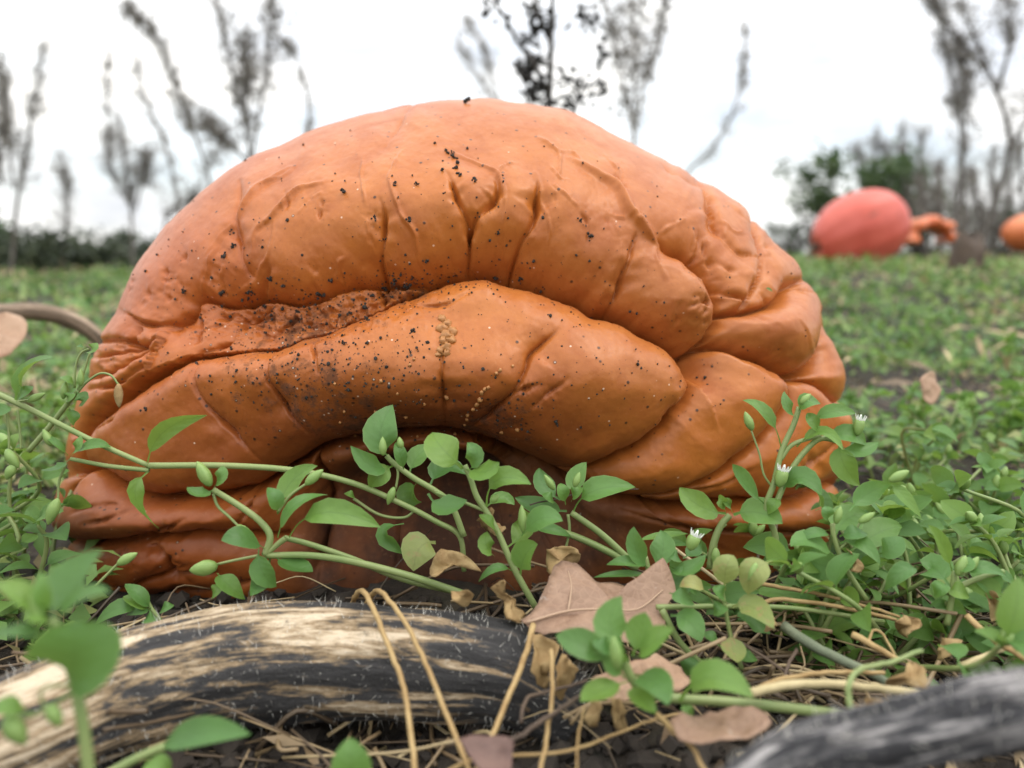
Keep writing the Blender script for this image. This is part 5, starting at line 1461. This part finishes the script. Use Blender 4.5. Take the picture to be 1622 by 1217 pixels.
# a broken rind: only the arched shell is left
c = P(1468, 388, 2.7)
mb = MB()
a = np.linspace(0.05, math.pi - 0.1, 26)
arc = np.column_stack([c[0] - 0.068 * np.cos(a), np.full(26, c[1]), c[2] + 0.075 * np.sin(a)])
arc += 0.006 * np.column_stack([fbm(arc, 25, 2, s_) for s_ in (1, 2, 3)])
v, f = tube_vf(arc, 0.02 + 0.006 * np.sin(a * 9), 10)
v[:, 1] = c[1] + (v[:, 1] - c[1]) * 3.2
base = np.array([c[0], c[1], gz(c[0], c[1])[0]])
o = obj('broken_pumpkin', mesh('broken_pumpkin', v - base, f), ORGM, None, 'broken orange pumpkin rind arched open beside the red pumpkin', 'pumpkin'); o.location = tuple(base)

# stump
STUMP = dry_mat('stump', (0.055, 0.036, 0.026), (0.13, 0.09, 0.06), 30)
c = P(1528, 432, 1.75); g0 = gz(c[0], c[1])[0]
mb = MB()
ph = np.linspace(0, 2 * math.pi, 22, endpoint=False)
v = []
hs = np.linspace(-0.01, 0.085, 8)
for k, hh in enumerate(hs):
    r = 0.034 * (1.12 - 0.25 * k / 7) * (1 + 0.16 * np.sin(3 * ph + 1 + 0.2 * k) + 0.10 * np.sin(7 * ph))
    top = (0.022 * np.sin(2 * ph + 0.5)) * (k == 7)
    v.append(np.column_stack([r * np.cos(ph), r * np.sin(ph), hh + top]))
v = np.vstack(v); n = 22
f = [(i * n + k, i * n + (k + 1) % n, (i + 1) * n + (k + 1) % n, (i + 1) * n + k) for i in range(7) for k in range(n)] + [tuple(7 * n + k for k in range(n))]
o = obj('stump', mesh('stump', v, f), STUMP, None, 'short dark brown rotten stump standing in the green weeds', 'stump'); o.location = (c[0], c[1], g0)
# white mound
WM = M('white_cover'); WM.p(Base_Color=WM.mix(WM.noise(30, 4, 0.6, WM.coord()), (0.68, 0.70, 0.70), (0.84, 0.84, 0.82)), Roughness=0.6)
c = P(1236, 356, 4.6); g0 = gz(c[0], c[1])[0]
T, H = np.meshgrid(np.linspace(0, math.pi / 2, 14), np.linspace(0, 2 * math.pi, 36, endpoint=False), indexing='ij')
rr = 1 + 0.09 * fbm(np.column_stack([np.cos(H).ravel(), np.sin(H).ravel(), T.ravel()]), 2.4, 3, 8).reshape(T.shape)
hz_ = c[2] + 0.09 - g0
v = np.stack([0.20 * rr * np.sin(T) * np.cos(H), 0.25 * rr * np.sin(T) * np.sin(H), hz_ * rr * np.cos(T) - 0.01], -1).reshape(-1, 3)
idx = np.arange(v.shape[0]).reshape(T.shape)
f = np.stack([idx[:-1], idx[1:], np.roll(idx, -1, 1)[1:], np.roll(idx, -1, 1)[:-1]], -1).reshape(-1, 4)
o = obj('white_mound', mesh('white_mound', v, f), WM.m, None, 'pale white mound in the field beside the red pumpkin', 'mound'); o.location = (c[0], c[1], g0)

# ------------------------------------------------------------------ dead tall weeds against the sky
TWIG = dry_mat('dead_twig', (0.055, 0.048, 0.042), (0.13, 0.11, 0.09), 40)
TWIGP = dry_mat('pale_twig', (0.26, 0.24, 0.22), (0.40, 0.37, 0.33), 40)
BLACK = dry_mat('blackened_leaf', (0.010, 0.009, 0.008), (0.032, 0.027, 0.022), 80)
SEED = cover_mat('seed_head', ((0.0, (0.12, 0.11, 0.10)), (0.6, (0.24, 0.225, 0.20)), (1.0, (0.36, 0.33, 0.28))), 0.3)
def weed(paths, d, r, label, group=None, name='dead_weed', twig=None, seeds=(0.35, 1.0), nbr=26, blen=0.09, ns=30, ssz=0.012, seed=0, seedmat=None, kind_cat='plant', rt=None):
    rg = np.random.default_rng(1000 + seed)
    base = P(*paths[0][0], d)
    off = np.array([base[0], base[1], gz(base[0], base[1])[0]])
    e = empty(name, off, label, kind_cat, group)
    stem = MB(); br = MB()
    sv, sf, sn, srn = [], [], 0, []
    for ip, pth in enumerate(paths):
        c = crom([P(x, y, d + 0.02 * math.sin(3 * k + ip)) for k, (x, y) in enumerate(pth)], 8)
        if ip == 0:
            c = np.vstack([off - np.array([0, 0, 0.02]), c])
        stem.tube(c - off, np.linspace(1.0, 0.35, len(c)) * 0.8 * r * d / F * (1 if ip == 0 else 0.65), 7)
        for k in range(int(nbr * 1.7)):
            s = rg.uniform(*seeds)
            i = min(len(c) - 2, int(s * (len(c) - 1)))
            p = c[i]; tg = norm(c[i + 1] - c[i])
            dr = norm(tg * rg.uniform(0.7, 1.5) + rg.normal(0, 0.55, 3))
            L = blen * rg.uniform(0.4, 1.0) * (1.15 - 0.6 * s)
            q = crom([p, p + dr * L * 0.5 + rg.normal(0, 0.004, 3), p + dr * L + np.array([0, 0, 0.01])], 3)
            br.tube(q - off, np.linspace(0.0009, 0.0004, len(q)) * (d / 2.0) ** 0.5, 3)
            m = ns
            t = rg.random(m)
            pp = p + dr * L * t[:, None] + rg.normal(0, 0.0085, (m, 3))
            a = rg.normal(0, 1, (m, 3)); a /= np.linalg.norm(a, axis=1)[:, None]
            b = np.cross(a, rg.normal(0, 1, (m, 3))); b /= np.linalg.norm(b, axis=1)[:, None]
            sz = ssz * rg.uniform(0.35, 1.0, m)[:, None]
            quad = np.stack([pp - a * sz * 0.5, pp + b * sz * 0.28, pp + a * sz * 0.5, pp - b * sz * 0.28], 1).reshape(-1, 3)
            sv.append(quad - off); sf.append(np.arange(sn, sn + 4 * m).reshape(-1, 4)); sn += 4 * m
            srn.append(np.repeat(rg.random(m), 4))
    obj('stalk', stem.mesh('stalk'), twig or TWIG, e)
    obj('twigs', br.mesh('twigs'), twig or TWIG, e, kind='stuff')
    me = mesh('seed_heads', np.vstack(sv), np.vstack(sf), False); attr(me, 'rnd', np.concatenate(srn))
    obj('seed_heads', me, seedmat or SEED, e, kind='stuff')
    return e
weed([[(18, 440), (26, 330), (45, 220), (58, 140), (68, 72)], [(22, 300), (12, 210), (4, 120)]], 2.2, 4, 'forked grey seed stalk rising from dark shrub at field edge', seed=1, nbr=24)
weed([[(-30, 440), (-15, 330), (0, 250), (8, 180), (2, 96)]], 2.1, 4, 'leafy brown seed stalk leaning over the dark shrub', seed=2, nbr=30)
weed([[(96, 430), (104, 370), (106, 300), (96, 240)]], 2.6, 3, 'short wispy grey seed stalk in front of bright sky gap', seed=3, nbr=20, blen=0.1)
weed([[(210, 420), (208, 340), (200, 270), (186, 175)], [(215, 330), (228, 280), (236, 240)], [(208, 330), (175, 260), (170, 90)]], 2.5, 3.5, 'bushy seed stalk with three plumes beside the arching plume', seed=4, nbr=26, blen=0.12)
weed([[(345, 430), (332, 290), (300, 190), (262, 90), (232, 40), (196, 12)]], 1.9, 3.5, 'long arching seed plume bowed over toward the shrub', seed=5, nbr=34, blen=0.08)
weed([[(300, 430), (285, 330), (262, 230), (228, 150), (218, 90)]], 2.3, 3, 'thin sparse seed stalk beneath the arching plume', seed=6, nbr=14, blen=0.07)
weed([[(398, 430), (398, 300), (392, 215), (372, 130), (346, 10), (338, -70)], [(398, 262), (410, 180), (424, 90), (432, 0), (428, -70)], [(392, 255), (360, 225), (322, 184)], [(385, 190), (390, 130), (388, 60)]], 1.7, 4.5, 'tall forked seed stalk with two high plumes behind pumpkin shoulder', seed=7, nbr=24, blen=0.09)
weed([[(492, 420), (492, 260), (486, 150), (468, 85), (436, 58)]], 2.0, 3, 'thin drooping seed stalk bent at its tip', seed=8, nbr=10, blen=0.05)
weed([[(270, 440), (262, 350), (310, 300), (340, 240)], [(268, 340), (330, 310)]], 2.6, 2.6, 'low slanting wispy stalk close to pumpkin shoulder', seed=9, nbr=16, blen=0.09)
weed([[(862, 420), (820, 260), (790, 170), (750, 110), (722, 55)], [(800, 190), (770, 90), (740, 30)]], 2.4, 3.4, 'pale blurred stalk slanting behind the black dead stem', seed=10, nbr=14, blen=0.08, twig=TWIGP)
weed([[(1003, 420), (1004, 240), (1003, 205), (985, 120), (958, 0), (945, -60)], [(1003, 215), (1020, 140), (1042, 50), (1060, -40)], [(1003, 205), (1006, 120), (1000, 0), (996, -60)]], 1.5, 4.5, 'pale fan shaped weed with three spreading branches above pumpkin crest', seed=11, nbr=22, blen=0.09, twig=TWIGP, ns=24)
weed([[(1010, 420), (1085, 280), (1120, 245), (1158, 185), (1178, 110), (1182, 40)]], 2.2, 3, 'single curved grey stalk with sparse tip beyond the pumpkin crest', seed=12, nbr=14, blen=0.05)
weed([[(1535, 440), (1528, 330), (1522, 210), (1505, 110), (1478, -10)], [(1526, 250), (1530, 150), (1520, 60)]], 2.0, 4, 'dark feathery stalk beside the forked dead tree', seed=13, nbr=32, blen=0.10)
weed([[(1548, 430), (1566, 350), (1600, 235), (1580, 150), (1545, 60), (1520, 0)], [(1600, 235), (1640, 160), (1660, 60)], [(1580, 150), (1600, 60), (1590, -20)], [(1560, 110), (1500, 40), (1470, -20)]], 2.0, 6, 'forked dead sapling with dark trunk behind the brown stump', seed=14, nbr=18, blen=0.10, name='dead_sapling', kind_cat='tree')
for k, (x, y0, y1) in enumerate(((1490, 430, 250), (1512, 430, 235), (1545, 430, 260), (1575, 430, 240), (1600, 430, 225), (1625, 430, 210), (1465, 420, 270))):
    weed([[(x, y0), (x + 6 * math.sin(k), (y0 + y1) / 2), (x + 14 * math.sin(2 * k), y1)], [(x, y0 - 40), (x - 24, (y0 + y1) / 2), (x - 30, y1 + 25)]], 2.9 + 0.1 * k, 4, 'dark brush stem in the thicket around the dead sapling', 'dark brush around the sapling', 'dead_brush', seed=20 + k, nbr=22, blen=0.14, seeds=(0.1, 1.0))
for k, (x, y1) in enumerate(((1380, 205), (1420, 195), (1450, 200))):
    weed([[(x, 420), (x + 4, 300), (x + 10, y1)], [(x, 330), (x - 22, y1 + 30)]], 4.2, 3, 'reddish grey wispy stem above the green bushes', 'wispy stems above the bushes', 'dead_weed', seed=30 + k, nbr=26, blen=0.20, ssz=0.014)
# the black stem close behind the crest
e = weed([[(868, 330), (869, 180), (873, 70), (877, -60)], [(868, 150), (845, 100), (822, 70), (795, 20), (770, -10)], [(870, 60), (850, 20), (836, -40)]], 0.86, 9, 'thick black dead stem with shrivelled leaf clumps behind pumpkin crest', seed=15, nbr=2, blen=0.03, ns=3, name='dead_weed', ssz=0.006, twig=dry_mat('black_stem', (0.016, 0.013, 0.010), (0.05, 0.040, 0.030), 60))
off = np.array(e.location)
rg = np.random.default_rng(88)
for (x, y, n) in ((850, 20, 22), (866, 40, 18), (838, 75, 10), (845, 60, 14), (835, 105, 24), (848, 135, 22), (828, 112, 12), (850, 95, 18), (852, 160, 14), (838, 150, 14), (925, 22, 7), (938, 48, 7), (918, 35, 5), (955, 85, 6), (945, 108, 6), (952, 135, 9), (902, 120, 8), (918, 135, 9), (910, 165, 14), (892, 150, 6), (774, 5, 6), (800, 22, 4), (888, 165, 5), (925, 160, 6), (940, 20, 4), (882, 132, 5)):
    cc = P(x, y, 0.86)
    vs, fs = [], []
    for k in range(n):
        p = cc + rg.normal(0, 0.0048, 3)
        d = rg.normal(0, 1, 3); d = norm(d)
        L = rg.uniform(0.006, 0.013)
        v, f, _ = leaf_vf(p, p + d * L * 0.5 + rg.normal(0, 0.002, 3), p + d * L, L * 0.7, norm(rg.normal(0, 1, 3)), cup=0.7, rows=4)
        vs.append(v); fs += [tuple(i + k * len(v) for i in q) for q in f]
    obj('shrivelled_leaves', mesh('shrivelled_leaves', np.vstack(vs) - off, fs), BLACK, e)
for pth in ([(920, 160), (918, 120), (925, 60), (930, 10)], [(872, 140), (895, 135), (915, 150)], [(935, 30), (948, 85), (953, 140)], [(870, 40), (905, 10), (935, 15)]):
    mb = MB(); mb.tube(crom([P(x, y, 0.86) for x, y in pth], 5) - off, 0.0007, 5)
    obj('twig', mb.mesh('twig'), BLACK, e)

# ------------------------------------------------------------------ shrubs beyond
def shrub(px, py, d, rx, ry, n, mat, label, seed, lsz=0.03, group=None, name='shrub'):
    rg = np.random.default_rng(300 + seed)
    c = P(px, py, d)
    off = np.array([c[0], c[1], gz(c[0], c[1])[0]])
    e = empty(name, off, label, 'shrub', group)
    s = d / F
    RX, RY = rx * s, ry * s
    tips = [c + np.array([rg.normal(0, 0.5) * RX, rg.normal(0, 0.5) * RX, rg.uniform(-0.4, 0.95) * RY]) for _ in range(26)]
    mb = MB()
    for t in tips:
        mb.tube(crom([off + rg.normal(0, 0.02, 3) * np.array([1, 1, 0]), (off + t) / 2 + rg.normal(0, 0.15, 3) * np.array([RX, RX, RY * 0.5]), t], 4) - off, np.linspace(0.004, 0.0012, 9) * d / 3, 4)
    obj('stem', mb.mesh('stem'), TWIG, e)
    k = rg.integers(len(tips), size=n)
    p = np.array(tips)[k] + rg.normal(0, 1, (n, 3)) * np.array([RX, RX, RY]) * 0.17
    p[:, 2] = np.maximum(p[:, 2], off[2] + 0.01)
    a = rg.normal(0, 1, (n, 3)); a[:, 2] = np.abs(a[:, 2]) * 0.6; a /= np.linalg.norm(a, axis=1)[:, None]
    b = np.cross(a, rg.normal(0, 1, (n, 3))); b /= np.linalg.norm(b, axis=1)[:, None]
    sz = lsz * rg.uniform(0.5, 1.1, n)[:, None]
    q = np.stack([p - a * sz * 0.5, p + b * sz * 0.25, p + a * sz * 0.5, p - b * sz * 0.25], 1).reshape(-1, 3)
    me = mesh('foliage', q - off, np.arange(4 * n).reshape(-1, 4), False); attr(me, 'rnd', np.repeat(rg.random(n), 4))
    obj('foliage', me, mat, e)
DARKF = cover_mat('dark_foliage', ((0.0, (0.028, 0.040, 0.022)), (0.7, (0.055, 0.075, 0.035)), (1.0, (0.10, 0.12, 0.06))), 0.2)
GREENF = cover_mat('green_foliage', ((0.0, (0.045, 0.085, 0.030)), (0.7, (0.085, 0.145, 0.05)), (1.0, (0.15, 0.20, 0.08))), 0.3)
shrub(55, 418, 2.6, 85, 46, 2200, DARKF, 'dark leafy shrub at the field edge under the forked seed stalk', 1)
shrub(135, 428, 2.8, 60, 34, 1200, DARKF, 'low dark shrub in the bright gap of the field edge', 2)
shrub(215, 412, 3.2, 60, 40, 1500, DARKF, 'dark olive shrub tucked behind the pumpkin shoulder', 3)
shrub(-40, 400, 2.6, 60, 70, 1400, GREENF, 'green shrub at the far field edge beside the brown seed stalk', 4)
shrub(330, 440, 3.4, 90, 30, 800, DARKF, 'dark shrub hidden mostly behind the pumpkin', 5)
shrub(1300, 310, 3.6, 42, 60, 900, GREENF, 'upright green leafy bush behind the red pumpkin next to white mound', 6, 0.045)
shrub(1400, 310, 3.6, 52, 62, 1200, GREENF, 'fuller green bush straight above the red pumpkin', 7, 0.045)
shrub(1462, 340, 3.7, 40, 50, 800, GREENF, 'darker green bush between red pumpkin and dark brush', 8, 0.04)
shrub(1262, 385, 3.9, 44, 30, 600, DARKF, 'low dark bush beside the red pumpkin below the white mound', 9)
shrub(1570, 375, 3.4, 90, 46, 1200, DARKF, 'dark thicket base around the dead sapling', 10)
for k, x in enumerate((-300, -120, 90, 300, 520, 740, 960, 1150, 1320, 1500, 1700, 1900)):
    shrub(x, 402, 9.0 + 0.6 * math.sin(k * 2.3), 150, 14 + 4 * math.sin(k * 1.7), 1500, DARKF, 'far low dark hedge bush along the field boundary', 40 + k, 0.06, 'hedge bushes along the far boundary', 'hedge_bush')
